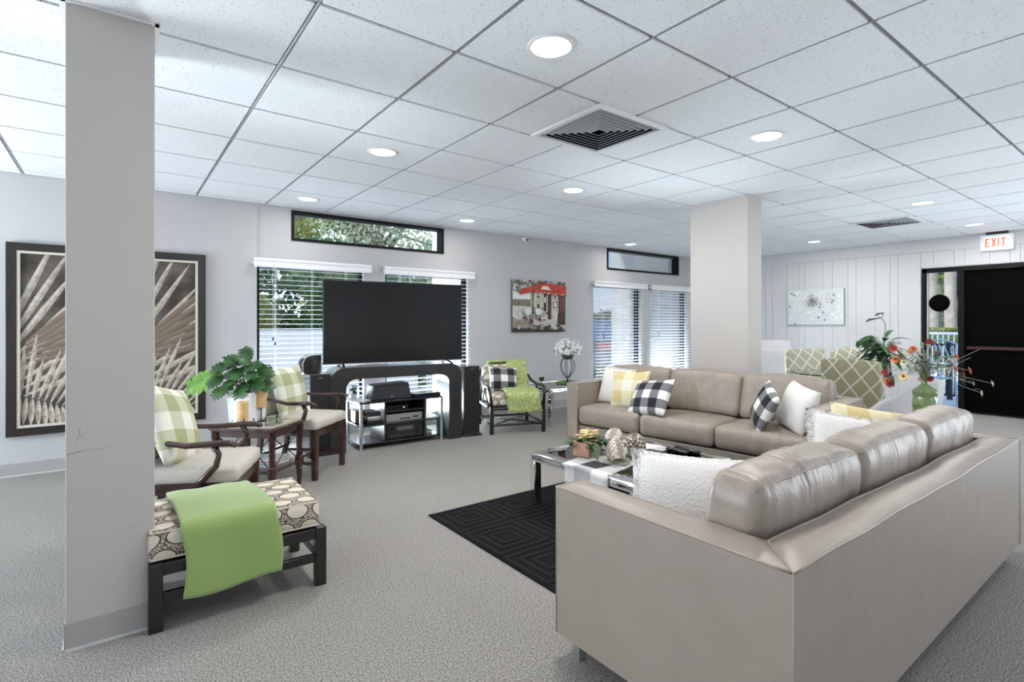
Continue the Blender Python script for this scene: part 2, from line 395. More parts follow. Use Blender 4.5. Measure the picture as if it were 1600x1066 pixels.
lock_w = mat('white_lock', (0.95, 0.94, 0.92), 0.9); lock_c = mat('cream_lock', (0.90, 0.86, 0.80), 0.9); leafy(lock_w, 0.5); leafy(lock_c, 0.5)
def glass_mat(name, tint=(0.95, 0.98, 0.98), refl=0.06, rough=0.0):
    m = bpy.data.materials.new(name); m.use_nodes = True; nt = m.node_tree; nt.nodes.clear()
    t = N(nt, 'ShaderNodeBsdfTransparent'); t.inputs[0].default_value = (*tint, 1)
    g = N(nt, 'ShaderNodeBsdfGlossy'); g.inputs['Roughness'].default_value = rough
    f = N(nt, 'ShaderNodeFresnel', IOR=1.45); mx = N(nt, 'ShaderNodeMixShader'); o = N(nt, 'ShaderNodeOutputMaterial')
    ml = N(nt, 'ShaderNodeMath', operation='MULTIPLY'); nt.links.new(f.outputs[0], ml.inputs[0]); ml.inputs[1].default_value = refl
    nt.links.new(ml.outputs[0], mx.inputs[0]); nt.links.new(t.outputs[0], mx.inputs[1]); nt.links.new(g.outputs[0], mx.inputs[2]); nt.links.new(mx.outputs[0], o.inputs[0])
    return m
win_glass = glass_mat('window_glass', (0.96, 0.98, 0.99), 0.8)
smoke_glass = glass_mat('smoked_glass', (0.13, 0.13, 0.14), 1.6)
clear_glass = glass_mat('clear_glass', (0.86, 0.93, 0.92), 1.5)
water = mat('pool_water', (0.03, 0.42, 0.46), 0.08, bump='noise', bscale=4, bstr=0.1)

def stripes(name, ca, cm, cb, size, ax=('X', 'Z'), off=(0, 0), rough=0.85):
    """two-way buffalo check: ca where neither band falls, cm for one, cb for both"""
    m = mat(name, ca, rough); nt, b = nodes_of(m); tc = N(nt, 'ShaderNodeTexCoord'); sp = N(nt, 'ShaderNodeSeparateXYZ'); nt.links.new(tc.outputs['Object'], sp.inputs[0])
    outs = []
    for a, of in zip(ax, off):
        ad = N(nt, 'ShaderNodeMath', operation='ADD'); nt.links.new(sp.outputs[a], ad.inputs[0]); ad.inputs[1].default_value = of + size*40
        dv = N(nt, 'ShaderNodeMath', operation='DIVIDE'); nt.links.new(ad.outputs[0], dv.inputs[0]); dv.inputs[1].default_value = size*2
        fr = N(nt, 'ShaderNodeMath', operation='FRACT'); nt.links.new(dv.outputs[0], fr.inputs[0])
        st = N(nt, 'ShaderNodeMath', operation='GREATER_THAN'); nt.links.new(fr.outputs[0], st.inputs[0]); st.inputs[1].default_value = 0.5
        outs.append(st.outputs[0])
    sm = N(nt, 'ShaderNodeMath', operation='ADD'); nt.links.new(outs[0], sm.inputs[0]); nt.links.new(outs[1], sm.inputs[1])
    hf = N(nt, 'ShaderNodeMath', operation='MULTIPLY'); nt.links.new(sm.outputs[0], hf.inputs[0]); hf.inputs[1].default_value = 0.5
    r_ = N(nt, 'ShaderNodeValToRGB'); r_.color_ramp.interpolation = 'CONSTANT'; nt.links.new(hf.outputs[0], r_.inputs[0])
    r_.color_ramp.elements[0].color = (*ca, 1); r_.color_ramp.elements[1].position = 0.75; r_.color_ramp.elements[1].color = (*cb, 1)
    q = r_.color_ramp.elements.new(0.25); q.color = (*cm, 1)
    nt.links.new(r_.outputs[0], b.inputs['Base Color'])
    n2 = N(nt, 'ShaderNodeTexNoise', Scale=300.0); nt.links.new(tc.outputs['Object'], n2.inputs['Vector'])
    bp = N(nt, 'ShaderNodeBump', Strength=0.3, Distance=0.003); nt.links.new(n2.outputs[0], bp.inputs['Height']); nt.links.new(bp.outputs[0], b.inputs['Normal'])
    return m
check_bw = stripes('black_white_check', (0.85, 0.83, 0.80), (0.19, 0.19, 0.20), (0.012, 0.013, 0.018), 0.084, off=(0.042, 0.042))
check_gr = stripes('green_check', (0.82, 0.81, 0.74), (0.58, 0.59, 0.42), (0.38, 0.40, 0.22), 0.10, off=(0.05, 0.05))
check_ye = stripes('yellow_check', (0.82, 0.79, 0.70), (0.76, 0.69, 0.46), (0.66, 0.54, 0.26), 0.11, off=(0.05, 0.02))
def band_mat(name, c1, c2, size, axis='X'):
    m = mat(name, c1, 0.85); nt, b = nodes_of(m); tc = N(nt, 'ShaderNodeTexCoord'); sp = N(nt, 'ShaderNodeSeparateXYZ'); nt.links.new(tc.outputs['Object'], sp.inputs[0])
    dv = N(nt, 'ShaderNodeMath', operation='MULTIPLY_ADD'); nt.links.new(sp.outputs[axis], dv.inputs[0]); dv.inputs[1].default_value = 1/(2*size); dv.inputs[2].default_value = 20.0
    fr = N(nt, 'ShaderNodeMath', operation='FRACT'); nt.links.new(dv.outputs[0], fr.inputs[0])
    st = N(nt, 'ShaderNodeMath', operation='GREATER_THAN'); nt.links.new(fr.outputs[0], st.inputs[0]); st.inputs[1].default_value = 0.5
    mx = N(nt, 'ShaderNodeMix', data_type='RGBA'); nt.links.new(st.outputs[0], mx.inputs[0]); mx.inputs[6].default_value = (*c1, 1); mx.inputs[7].default_value = (*c2, 1)
    nt.links.new(mx.outputs[2], b.inputs['Base Color']); return m
runner_m = stripes('runner_check_big', (0.80, 0.79, 0.78), (0.50, 0.50, 0.51), (0.03, 0.03, 0.035), 0.135, ax=('X', 'Y'), off=(0.0, 0.07))
def medallion_mat(name, sx, sz, axes, bgc, oval, line):
    """rows of ovals with dark scrolls between them"""
    m = mat(name, bgc, 0.85); nt, b = nodes_of(m); tc = N(nt, 'ShaderNodeTexCoord'); sp = N(nt, 'ShaderNodeSeparateXYZ'); nt.links.new(tc.outputs['Object'], sp.inputs[0])
    def mth(op, a, b_=None, c=None):
        n = N(nt, 'ShaderNodeMath', operation=op)
        for i, q in enumerate((a, b_, c)):
            if q is None: continue
            if isinstance(q, (int, float)): n.inputs[i].default_value = q
            else: nt.links.new(q, n.inputs[i])
        return n.outputs[0]
    u = mth('MULTIPLY_ADD', sp.outputs[axes[0]], 1/sx, 50.0)
    v0 = mth('ADD', sp.outputs[axes[1]], sp.outputs[axes[2]]) if len(axes) > 2 else sp.outputs[axes[1]]
    v = mth('MULTIPLY_ADD', v0, 1/sz, 50.0)
    row = mth('FLOOR', v); half = mth('MULTIPLY', mth('FRACT', mth('MULTIPLY', row, 0.5)), 1.0)
    uu = mth('SUBTRACT', mth('FRACT', mth('ADD', u, half)), 0.5); vv = mth('SUBTRACT', mth('FRACT', v), 0.5)
    d = mth('SQRT', mth('ADD', mth('POWER', mth('MULTIPLY', uu, 2.2), 2.0), mth('POWER', mth('MULTIPLY', vv, 2.2), 2.0)))
    r_ = N(nt, 'ShaderNodeValToRGB'); r_.color_ramp.interpolation = 'CONSTANT'; nt.links.new(d, r_.inputs[0])
    r_.color_ramp.elements[0].color = (*oval, 1); r_.color_ramp.elements[1].position = 0.97; r_.color_ramp.elements[1].color = (*bgc, 1)
    q = r_.color_ramp.elements.new(0.86); q.color = (*line, 1)
    n = N(nt, 'ShaderNodeTexVoronoi', Scale=85.0, feature='DISTANCE_TO_EDGE'); nt.links.new(tc.outputs['Object'], n.inputs['Vector'])
    lt = mth('LESS_THAN', n.outputs[0], 0.075); gt = mth('GREATER_THAN', d, 0.99); an = mth('MULTIPLY', lt, gt)
    mx = N(nt, 'ShaderNodeMix', data_type='RGBA'); nt.links.new(an, mx.inputs[0]); nt.links.new(r_.outputs[0], mx.inputs[6]); mx.inputs[7].default_value = (*line, 1)
    nt.links.new(mx.outputs[2], b.inputs['Base Color']); return m
medal = medallion_mat('medallion_cloth', 0.115, 0.085, ('X', 'Y', 'Z'), (0.55, 0.47, 0.36), (0.74, 0.66, 0.54), (0.035, 0.03, 0.035))
def lattice_mat(name, base, line, s=0.17, axes=('X', 'Z')):
    m = mat(name, base, 0.8); nt, b = nodes_of(m); tc = N(nt, 'ShaderNodeTexCoord'); sp = N(nt, 'ShaderNodeSeparateXYZ'); nt.links.new(tc.outputs['Object'], sp.inputs[0])
    def mth(op, a, b_=None, c=None):
        n = N(nt, 'ShaderNodeMath', operation=op)
        for i, q in enumerate((a, b_, c)):
            if q is None: continue
            if isinstance(q, (int, float)): n.inputs[i].default_value = q
            else: nt.links.new(q, n.inputs[i])
        return n.outputs[0]
    a = mth('ADD', sp.outputs[axes[0]], sp.outputs['Y']); z = mth('MULTIPLY', sp.outputs[axes[1]], 0.85)
    o = None
    for op in ('ADD', 'SUBTRACT'):
        q = mth(op, a, z); q = mth('FRACT', mth('MULTIPLY_ADD', q, 1/s, 30.25)); q = mth('ABSOLUTE', mth('SUBTRACT', q, 0.5)); q = mth('LESS_THAN', q, 0.055)
        o = q if o is None else mth('MAXIMUM', o, q)
    mx = N(nt, 'ShaderNodeMix', data_type='RGBA'); nt.links.new(o, mx.inputs[0]); mx.inputs[6].default_value = (*base, 1); mx.inputs[7].default_value = (*line, 1)
    nt.links.new(mx.outputs[2], b.inputs['Base Color']); return m
lattice = lattice_mat('lattice_cloth', (0.30, 0.285, 0.18), (0.62, 0.60, 0.54))
lattice_s = lattice_mat('lattice_cloth_fine', (0.42, 0.42, 0.30), (0.75, 0.73, 0.68), 0.15)
def dotted_mat():
    m = mat('dotted_ivory', (0.68, 0.64, 0.58), 0.85); nt, b = nodes_of(m); tc = N(nt, 'ShaderNodeTexCoord')
    v = N(nt, 'ShaderNodeTexVoronoi', Scale=26.0, Randomness=0.12); nt.links.new(tc.outputs['Object'], v.inputs['Vector'])
    l = N(nt, 'ShaderNodeMath', operation='LESS_THAN'); nt.links.new(v.outputs['Distance'], l.inputs[0]); l.inputs[1].default_value = 0.13
    mx = N(nt, 'ShaderNodeMix', data_type='RGBA'); nt.links.new(l.outputs[0], mx.inputs[0]); mx.inputs[6].default_value = (0.56, 0.53, 0.475, 1); mx.inputs[7].default_value = (0.36, 0.34, 0.30, 1)
    nt.links.new(mx.outputs[2], b.inputs['Base Color']); return m
ivory = dotted_mat()

# ------------------------------------------------------------------ setting
X0, X1 = -5.0, EX; Y0, Y1 = -5.5, WY
def struct(name, bm, m, **k):
    o = obj(name, bm, m, **k); o['kind'] = 'structure'; return o
bm = NB(); box(bm, X0, Y0, -0.10, X1, Y1, 0); struct('floor', bm, carpet)

# ceiling: lay-in tiles over a metal grid
bm = NB()
gx0 = 1.018*T; gy0 = 4.3705*T
xs = [gx0 + i*T for i in range(0, 15)]
xs = [gx0 - 2*T*k for k in range(4, 0, -1)] + xs
ys = [gy0 + j*T for j in range(-13, 6)]
g = 0.011
VENTS = [(gx0+3.0*T, gy0-0.52*T), (gx0+11.2*T, gy0-0.47*T)]
def minus(r):
    rs = [r]
    for vx_, vy_ in VENTS:
        h = 0.285; a0, b0, a1, b1 = vx_-h, vy_-h, vx_+h, vy_+h; out = []
        for (p, q, u, v) in rs:
            if u <= a0 or p >= a1 or v <= b0 or q >= b1: out.append((p, q, u, v)); continue
            if p < a0: out.append((p, q, a0, v))
            if u > a1: out.append((a1, q, u, v))
            pp, uu = max(p, a0), min(u, a1)
            if q < b0: out.append((pp, q, uu, b0))
            if v > b1: out.append((pp, b1, uu, v))
        rs = out
    return rs
xl = [X0] + [x for x in xs if X0 < x < X1-0.02] + [X1]; yl = [Y0] + [y for y in ys if Y0 < y < Y1-0.02] + [Y1]
for i in range(len(xl)-1):
    for j in range(len(yl)-1):
        a0, a1, b0, b1 = xl[i]+g, xl[i+1]-g, yl[j]+g, yl[j+1]-g
        for (c0_, d0_, c1_, d1_) in minus((a0, b0, a1, b1)): box(bm, c0_, d0_, HC-0.004, c1_, d1_, HC+0.02, 0)
for (c0_, d0_, c1_, d1_) in minus((X0, Y0, X1, Y1)): box(bm, c0_, d0_, HC+0.006, c1_, d1_, HC+0.12, 1)
for x in xl:
    for (c0_, d0_, c1_, d1_) in minus((x-0.0045, Y0, x+0.0045, Y1)): box(bm, c0_, d0_, HC-0.001, c1_, d1_, HC+0.006, 1)
struct('ceiling', bm, [tile_m, tee_m])
# roof over the room; unseen overhang added at the windows to block the sun
bm = NB(); box(bm, X0-0.3, Y0-0.3, 2.62, X1+0.3, Y1+0.16, 2.9); box(bm, X0-0.3, Y1+0.16, 2.76, X1+0.3, Y1+1.2, 2.9); struct('trim_1', bm, stucco)

# wall with windows (Y = WY)
WIN = [(1.15, 2.27, 0.12, 1.85), (2.53, 3.67, 0.12, 1.85), (5.975, 7.107, 0.12, 1.85), (7.36, 8.40, 0.12, 1.85), (1.482, 3.308, 2.112, 2.432), (6.279, 8.153, 2.103, 2.445)]
def wall_with_holes(name, holes, u0, u1, z0, z1, place, m):
    us = sorted({u0, u1, *[h[0] for h in holes], *[h[1] for h in holes]}); zs = sorted({z0, z1, *[h[2] for h in holes], *[h[3] for h in holes]})
    bm = NB()
    for i in range(len(us)-1):
        for j in range(len(zs)-1):
            cu, cz = (us[i]+us[i+1])/2, (zs[j]+zs[j+1])/2
            if any(h[0] < cu < h[1] and h[2] < cz < h[3] for h in holes): continue
            place(bm, us[i], us[i+1], zs[j], zs[j+1])
    bmesh.ops.remove_doubles(bm, verts=bm.verts, dist=0.0001)
    # drop internal faces
    seen = {}
    for f in list(bm.faces):
        k = tuple(sorted(v.index for v in f.verts))
    return struct(name, bm, m)
wall_with_holes('wall_back', WIN, X0-0.15, X1+0.15, -0.1, 2.6, lambda bm, a, b, c, d: box(bm, a, WY, c, b, WY+0.15, d), wall_m)
wall_with_holes('wall_front', [(-3.0, -1.0, 0.05, 2.15), (1.5, 3.5, 0.05, 2.15), (5.0, 7.0, 0.05, 2.15)], X0-0.15, X1+0.15, -0.1, 2.6, lambda bm, a, b, c, d: box(bm, a, Y0-0.15, c, b, Y0, d), wall_m)
wall_with_holes('wall_left', [(2.75, 5.65, 0.05, 2.15)], Y0, Y1, -0.1, 2.6, lambda bm, a, b, c, d: box(bm, X0-0.15, a, c, X0, b, d), wall_m)
DY0, DY1, DZ = 0.45, 2.566, 2.03
wall_with_holes('wall_right', [(DY0, DY1, 0.0, DZ), (-4.8, 0.2, 0.05, 2.15)], Y0, Y1, -0.1, 2.6, lambda bm, a, b, c, d: box(bm, X1+0.012, a, c, X1+0.15, b, d), panel_m)
# vertical boards on the right wall
bm = NB()
y = Y1; k = 0; wd = [0.20, 0.10, 0.28, 0.15, 0.23, 0.12, 0.26]
while y > Y0:
    y2 = max(Y0, y - wd[k % 7]); k += 1
    a, b_ = y2+0.0018, y-0.0018
    if a > DY1: box(bm, X1, a, 0.0, X1+0.013, b_, 2.27)
    elif b_ < DY0: box(bm, X1, a, 2.16, X1+0.013, b_, 2.27)
    else:
        box(bm, X1, a, DZ+0.01, X1+0.013, b_, 2.27)
        if b_ > DY1+0.02: box(bm, X1, DY1+0.01, 0.0, X1+0.013, b_, DZ+0.01)
    y = y2
box(bm, X1-0.002, Y0, 2.275, X1+0.013, Y1, HC)
struct('trim_2', bm, panel_m)
# columns
def column(name, x0, x1, y0, y1):
    bm = NB(); box(bm, x0, y0, 0, x1, y1, HC-0.002); struct(name, bm, col_m, bevel=0.004)
column('trim_3', -0.150, 0.130, 2.603, 2.90)
column('trim_4', 4.765, 5.01, 2.645, 3.27)
def cove(name, segs):
    bm = NB()
    for (xa, ya, xb, yb, nx, ny) in segs:
        for (z0, z1, th, mi) in ((0.006, 0.105, 0.004, 0), (0.0, 0.010, 0.010, 1)):
            xs_ = sorted((xa, xb, xa+nx*th, xb+nx*th)); ys_ = sorted((ya, yb, ya+ny*th, yb+ny*th))
            box(bm, xs_[0], ys_[0], z0, xs_[-1], ys_[-1], z1, mi)
    struct(name, bm, [vinyl, vinyl_lip])
cove('baseboard_back', [(X0, WY, X1, WY, 0, -1)])
cove('baseboard_right', [(X1, DY1+0.01, X1, WY, -1, 0)])
cove('baseboard_column', [(-0.150, 2.603, 0.130, 2.603, 0, -1), (-0.15, 2.603, -0.15, 2.90, -1, 0), (0.13, 2.603, 0.13, 2.90, 1, 0)])
# small flared angle trims at the head of the near column
bm = NB()
box(bm, -0.165, 2.59, HC-0.012, 0.145, 2.603, HC-0.004); box(bm, 0.130, 2.59, HC-0.012, 0.15, 2.91, HC-0.004); box(bm, -0.17, 2.59, HC-0.012, -0.15, 2.91, HC-0.004)
struct('trim_5', bm, trimw)
# scuffs on the near column
scuff = mat('scuff', (0.30, 0.28, 0.26), 0.8)
bm = NB(); rnd = random.Random(4)
for (xa, za, xb, zb, th) in ((-0.147, 0.742, -0.10, 0.752, 0.003), (-0.10, 0.752, -0.02, 0.755, 0.0015), (-0.12, 0.79, -0.105, 0.83, 0.0015), (-0.11, 0.80, -0.085, 0.825, 0.0012), (-0.105, 0.81, -0.11, 0.84, 0.0012), (0.04, 0.43, 0.09, 0.44, 0.001), (0.01, 0.22, 0.03, 0.224, 0.001), (0.035, 1.70, 0.05, 1.70, 0.002), (-0.148, 0.55, -0.146, 0.60, 0.004)):
    beam(bm, (xa, 2.6025, za), (xb, 2.6025, zb), 0.0006, th)
struct('trim_6', bm, scuff)
# wall cable cover
bm = NB(); box(bm, 1.145, WY-0.006, 1.9, 1.158, WY, HC); struct('trim_7', bm, wall_m)

# windows: black frames, glass
def window(n, h, depth=0.07, stop=0.0):
    u0, u1, z0, z1 = h; f = 0.035 if n < 5 else 0.030
    root = bpy.data.objects.new('window_%d' % n, None); C.objects.link(root); root['kind'] = 'structure'; root.location = ((u0+u1)/2, WY, z0)
    W = (u1-u0)/2; H = z1-z0
    bm = NB(); y0, y1 = 0.0 if n > 4 else 0.05, 0.12
    if n > 4: y0 = -0.012
    box(bm, -W, y0, 0, -W+f, y1, H); box(bm, W-f, y0, 0, W, y1, H); box(bm, -W+f, y0, 0, W-f, y1, f); box(bm, -W+f, y0, H-f, W-f, y1, H)
    obj('window_frame', bm, black_al, root)
    bm = NB(); box(bm, -W+f, 0.085, f, W-f, 0.091, H-f); obj('pane', bm, win_glass, root)
    if n <= 4:
        bm = NB(); box(bm, -W, 0.0, -0.02, W, 0.05, 0.0); obj('window_sill', bm, trimw, root)
    return root
for i, h in enumerate(WIN): window(i+1, h)

# blinds
def blind(label, x0, x1, ztop, zbot, tilt, group=None, wand=0.12, vx0=None, vx1=None, inside=False):
    cx = (x0+x1)/2; W = (x1-x0)/2
    t = thing('window_blind', label, 'blind', (cx, WY, 0), 0, 'white slatted blinds over the tall windows')
    vx0 = (vx0 if vx0 is not None else x0)-cx; vx1 = (vx1 if vx1 is not None else x1)-cx
    bm = NB(); box(bm, vx0, -0.075, ztop-0.015, vx1, -0.0, ztop+0.055); box(bm, vx0, -0.085, ztop+0.040, vx1, 0, ztop+0.066); box(bm, vx0, -0.08, ztop-0.02, vx1, 0, ztop+0.004)
    obj('headrail', bm, white_pl, t, bevel=0.003)
    bm = NB(); z = ztop-0.045; p = 0.0505
    while z > zbot+0.03:
        c, s = math.cos(tilt), math.sin(tilt)
        for (ya, yb, dz) in ((-0.025, 0.0, 0), (0.0, 0.025, 0)):
            a = [(ya, 0.0), (yb, 0.0)]
            pts = []
            for (yy, zz) in ((ya, -0.0012 - (0.002 if ya < 0 else 0)), (yb, -0.0012 - (0.002 if yb > 0 else 0)), (yb, 0.0012 - (0.002 if yb > 0 else 0)), (ya, 0.0012 - (0.002 if ya < 0 else 0))):
                pts.append((yy*c - zz*s - 0.038, yy*s + zz*c + z))
            va = [bm.verts.new((-W, q[0], q[1])) for q in pts]; vb = [bm.verts.new((W, q[0], q[1])) for q in pts]
            for k in range(4): bm.faces.new((va[k], va[(k+1) % 4], vb[(k+1) % 4], vb[k]))
            bm.faces.new(va[::-1]); bm.faces.new(vb)
        z -= p
    obj('slats', bm, slat_m, t)
    bm = NB(); cbox(bm, (0, -0.038, zbot+0.01), (2*W, 0.05, 0.022)); obj('bottom_rail', bm, white_pl, t)
    bm = NB()
    for fx in (-0.72, -0.05, 0.62):
        for yy in (-0.065, -0.011): box(bm, W*fx-0.0012, yy-0.001, zbot, W*fx+0.0012, yy+0.001, ztop)
    obj('ladder_cords', bm, white_pl, t)
    bm = NB()
    for i, (dx, zz) in enumerate(((wand, 1.10), (wand+0.02, 1.05))):
        tube(bm, [(-W+dx, -0.082, ztop), (-W+dx, -0.082, zz)], 0.0013, 5)
        lathe(bm, [(0.002, 0.0), (0.007, -0.004), (0.009, -0.03), (0.003, -0.034)], (-W+dx, -0.082, zz), 8, 1)
    obj('pull_cord', bm, [white_pl, blackmt], t)
    return t
blind('white slatted blind left of the television, half showing a white garden wall', 1.165, 2.26, 1.835, 0.14, R(6), vx0=1.11, vx1=2.335)
blind('white slatted blind behind the right side of the television', 2.54, 3.665, 1.835, 0.14, R(6), vx0=2.50, vx1=3.73)
blind('white slatted blind behind the left end of the far sofa, car visible through it', 5.985, 7.12, 1.835, 0.14, R(10), vx0=5.93, vx1=7.20)
blind('white slatted blind beside the square column, in front of a shaded wall', 7.345, 8.44, 1.835, 0.14, R(20), vx0=7.31, vx1=8.47)

# sliding door to the pool (X = EX)
root = bpy.data.objects.new('door_1', None); C.objects.link(root); root['kind'] = 'structure'; root.location = (EX, DY1, 0)
L = DY1-DY0
bm = NB(); box(bm, -0.02, -0.055, 0, 0.10, 0, DZ); box(bm, -0.02, -L, DZ-0.06, 0.10, 0, DZ); box(bm, -0.02, -L, 0, 0.10, 0, 0.03); box(bm, -0.01, -0.475, 0, 0.08, -0.41, DZ)
box(bm, -0.02, -L, 0, 0.10, -L+0.05, DZ)
obj('door_frame', bm, black_al, root)
bm = NB(); box(bm, 0.04, -0.41, 0.03, 0.046, -0.055, DZ-0.06); obj('pane', bm, win_glass, root)
bm = NB(); box(bm, 0.0, -0.068, 0.03, 0.02, -0.055, DZ-0.06); obj('door_seal', bm, mat('pale_seal', (0.75, 0.68, 0.62), 0.5), root)
bm = NB(); box(bm, 0.035, -L+0.05, 0.03, 0.05, -0.475, DZ-0.06); obj('door_screen', bm, bscreen, root)
bm = NB(); box(bm, 0.0, -1.55, 0.885, 0.033, -0.50, 0.925); obj('door_rail', bm, mat('copper_rail', (0.045, 0.014, 0.008), 0.5), root)
bm = NB(); box(bm, -0.06, -L, -0.001, 0.0, 0, 0.012); obj('threshold', bm, steel, root)
# disc on the door glass
bm = NB(); lathe(bm, [(0.02, 0.035), (0.05, 0.032), (0.115, 0.012), (0.122, 0.0), (0.11, -0.006)], n=32, M=Matrix.Translation((EX-0.005, 2.365, 1.53)) @ Matrix.Rotation(R(-90), 4, 'Y'))
tag(obj('round_disc', bm, bscreen, smooth=True), 'round black disc hung on the narrow glass pane of the pool door', 'disc')

# ------------------------------------------------------------------ ceiling fittings
lens_m = mat('light_lens', (1, 1, 1), 0.5, emit=(1.0, 0.98, 0.95), estr=3.0)
def can_light(x, y, label, first=[None]):
    if first[0] is None:
        t = thing('recessed_light', label, 'ceiling light', (x, y, HC-0.004), 0, 'round recessed ceiling lights')
        bm = NB(); prof = [(0.098, -0.001), (0.104, -0.004), (0.100, -0.008), (0.086, -0.009), (0.082, -0.003), (0.082, 0.0)]
        n = 40; rings = [[bm.verts.new((r_*math.cos(2*PI*k/n), r_*math.sin(2*PI*k/n), z_)) for k in range(n)] for r_, z_ in prof]
        for i in range(len(rings)-1):
            for k in range(n): bm.faces.new((rings[i][k], rings[i][(k+1) % n], rings[i+1][(k+1) % n], rings[i+1][k]))
        obj('trim_ring', bm, white_pl, t, smooth=True)
        bm = NB(); lathe(bm, [(0.083, -0.0025), (0.083, -0.001)], n=40); obj('lens', bm, lens_m, t)
        first[0] = t
    else:
        t = copy_tree(first[0]); t.location = (x, y, HC-0.004); t['label'] = label
    l = bpy.data.lights.new('can_lamp', 'AREA'); l.shape = 'DISK'; l.size = 0.15; l.energy = CAN_P*(0.22 if y > 5 else 1.0 if y > 0 else CAN_BACK); l.color = (1.0, 0.965, 0.92)
    o = bpy.data.objects.new('can_lamp', l); C.objects.link(o); o.location = (x, y, HC-0.012)
for x, y, lb in [(1.530, 1.753, 'large round recessed ceiling light nearest the camera, left of the big square vent'),
    (1.518, 3.549, 'round recessed ceiling light above and in front of the television'),
    (3.383, 1.751, 'round recessed ceiling light to the right of the big square vent'),
    (3.344, 3.520, 'round recessed ceiling light below the big square vent in the picture'),
    (1.507, 5.331, 'round recessed ceiling light just in front of the long high window'),
    (3.332, 5.320, 'round recessed ceiling light near the wall, right of the long high window'),
    (6.515, 1.775, 'round recessed ceiling light beside the far vent'),
    (8.442, 1.785, 'round recessed ceiling light in front of the exit sign'),
    (8.312, 3.588, 'round recessed ceiling light over the white flower canvas'),
    (6.325, 5.396, 'round recessed ceiling light in front of the small high window')]:
    can_light(x, y, lb)
for x in (-2.15, -0.3):
    can_light(x, -0.1, 'round recessed ceiling light behind the camera')
for x in (1.53, 3.38, 6.5, 8.4):
    can_light(x, -0.1, 'round recessed ceiling light behind the camera')

def vent(x, y, label, s=0.61):
    t = thing('air_vent', label, 'air vent', (x, y, HC-0.004), 0, 'square ceiling air vents')
    h = s/2; bm = NB(); wdt = 0.035
    for a, b in ((h, h-wdt),):
        for (p, q, r_, u) in ((-a, -a, a, -b), (-a, b, a, a), (-a, -b, -b, b), (b, -b, a, b)): box(bm, p, q, -0.014, r_, u, 0.0)
    obj('frame', bm, white_pl, t, bevel=0.002)
    bm = NB(); k = 0; a = h-wdt-0.026
    while a > 0.03:
        # sloping square louvre ring
        zi, zo = -0.011, -0.0045; ai, ao = a, a+0.030
        for q in range(4):
            Mz = Matrix.Rotation(q*PI/2, 4, 'Z')
            pts = [(-ai, -ai, zi), (ai, -ai, zi), (ao-0.03, -ao+0.03, zi), ]
            vs = [Mz @ Vector(p) for p in ((-ai, -ai, zi), (ai, -ai, zi), (ai+0.015, -ai-0.015, zo), (-ai-0.015, -ai-0.015, zo))]
            v2 = [Mz @ Vector(p) for p in ((-ai, -ai+0.002, zi-0.0), (ai, -ai+0.002, zi), (ai+0.015, -ai-0.013, zo), (-ai-0.015, -ai-0.013, zo))]
            A = [bm.verts.new(p) for p in vs]; B = [bm.verts.new(p) for p in v2]
            bm.faces.new(A); bm.faces.new(B[::-1]); bm.faces.new((A[0], A[1], B[1], B[0])); bm.faces.new((A[2], A[3], B[3], B[2]))
            box(bm, -ai, -ai-0.0012, zi-0.0015, ai, -ai+0.0012, zi+0.0015, 0, Mz)
        a -= 0.034
    obj('louvres', bm, mat('louvre_metal', (0.40, 0.42, 0.45), 0.4), t)
    bm = NB(); box(bm, -h+.022, -h+.022, 0.110, h-.022, h-.022, 0.115); box(bm, -h+.022, -h+.022, 0.0, -h+.026, h-.022, .11); box(bm, h-.026, -h+.022, 0.0, h-.022, h-.022, .11); box(bm, -h+.026, -h+.022, 0.0, h-.026, -h+.026, .11); box(bm, -h+.026, h-.026, 0.0, h-.026, h-.022, .11); obj('duct_plate', bm, mat('duct_dark', (0.006, 0.006, 0.007), 0.9, spec=0.1), t)
    return t
vent(*VENTS[0], 'large square ceiling air vent nearest the camera')
vent(*VENTS[1], 'far square ceiling air vent to the right of the far column')

t = thing('security_camera', 'small white security camera where the wall meets the ceiling', 'camera', (4.578, WY, 2.40))
bm = NB(); box(bm, -0.02, -0.02, 0.0, 0.02, 0, 0.045); obj('bracket', bm, white_pl, t)
bm = NB(); lathe(bm, [(0.02, 0), (0.027, 0.008), (0.027, 0.07), (0.022, 0.078)], n=16, M=Matrix.Translation((0.0, -0.02, 0.02)) @ Matrix.Rotation(R(105), 4, 'X')); obj('camera_body', bm, white_pl, t, smooth=True)
bm = NB(); lathe(bm, [(0.018, 0.0), (0.018, 0.004)], n=16, M=Matrix.Translation((0.0, -0.096, 0.0005)) @ Matrix.Rotation(R(105), 4, 'X')); obj('lens', bm, blackgl, t)

t = thing('wall_outlet', 'white wall outlet with a black plug between rattan armchair and chrome table', 'outlet', (4.90, WY, 0.42))
bm = NB(); box(bm, -0.035, -0.006, -0.057, 0.035, 0, 0.057); obj('cover_plate', bm, white_pl, t, bevel=0.002)
bm = NB(); box(bm, -0.03, -0.045, 0.0, 0.03, -0.006, 0.05); tube(bm, [(0, -0.03, 0.0), (-0.02, -0.04, -0.1), (-0.03, -0.03, -0.38)], 0.004, 6); obj('plug', bm, blackmt, t)

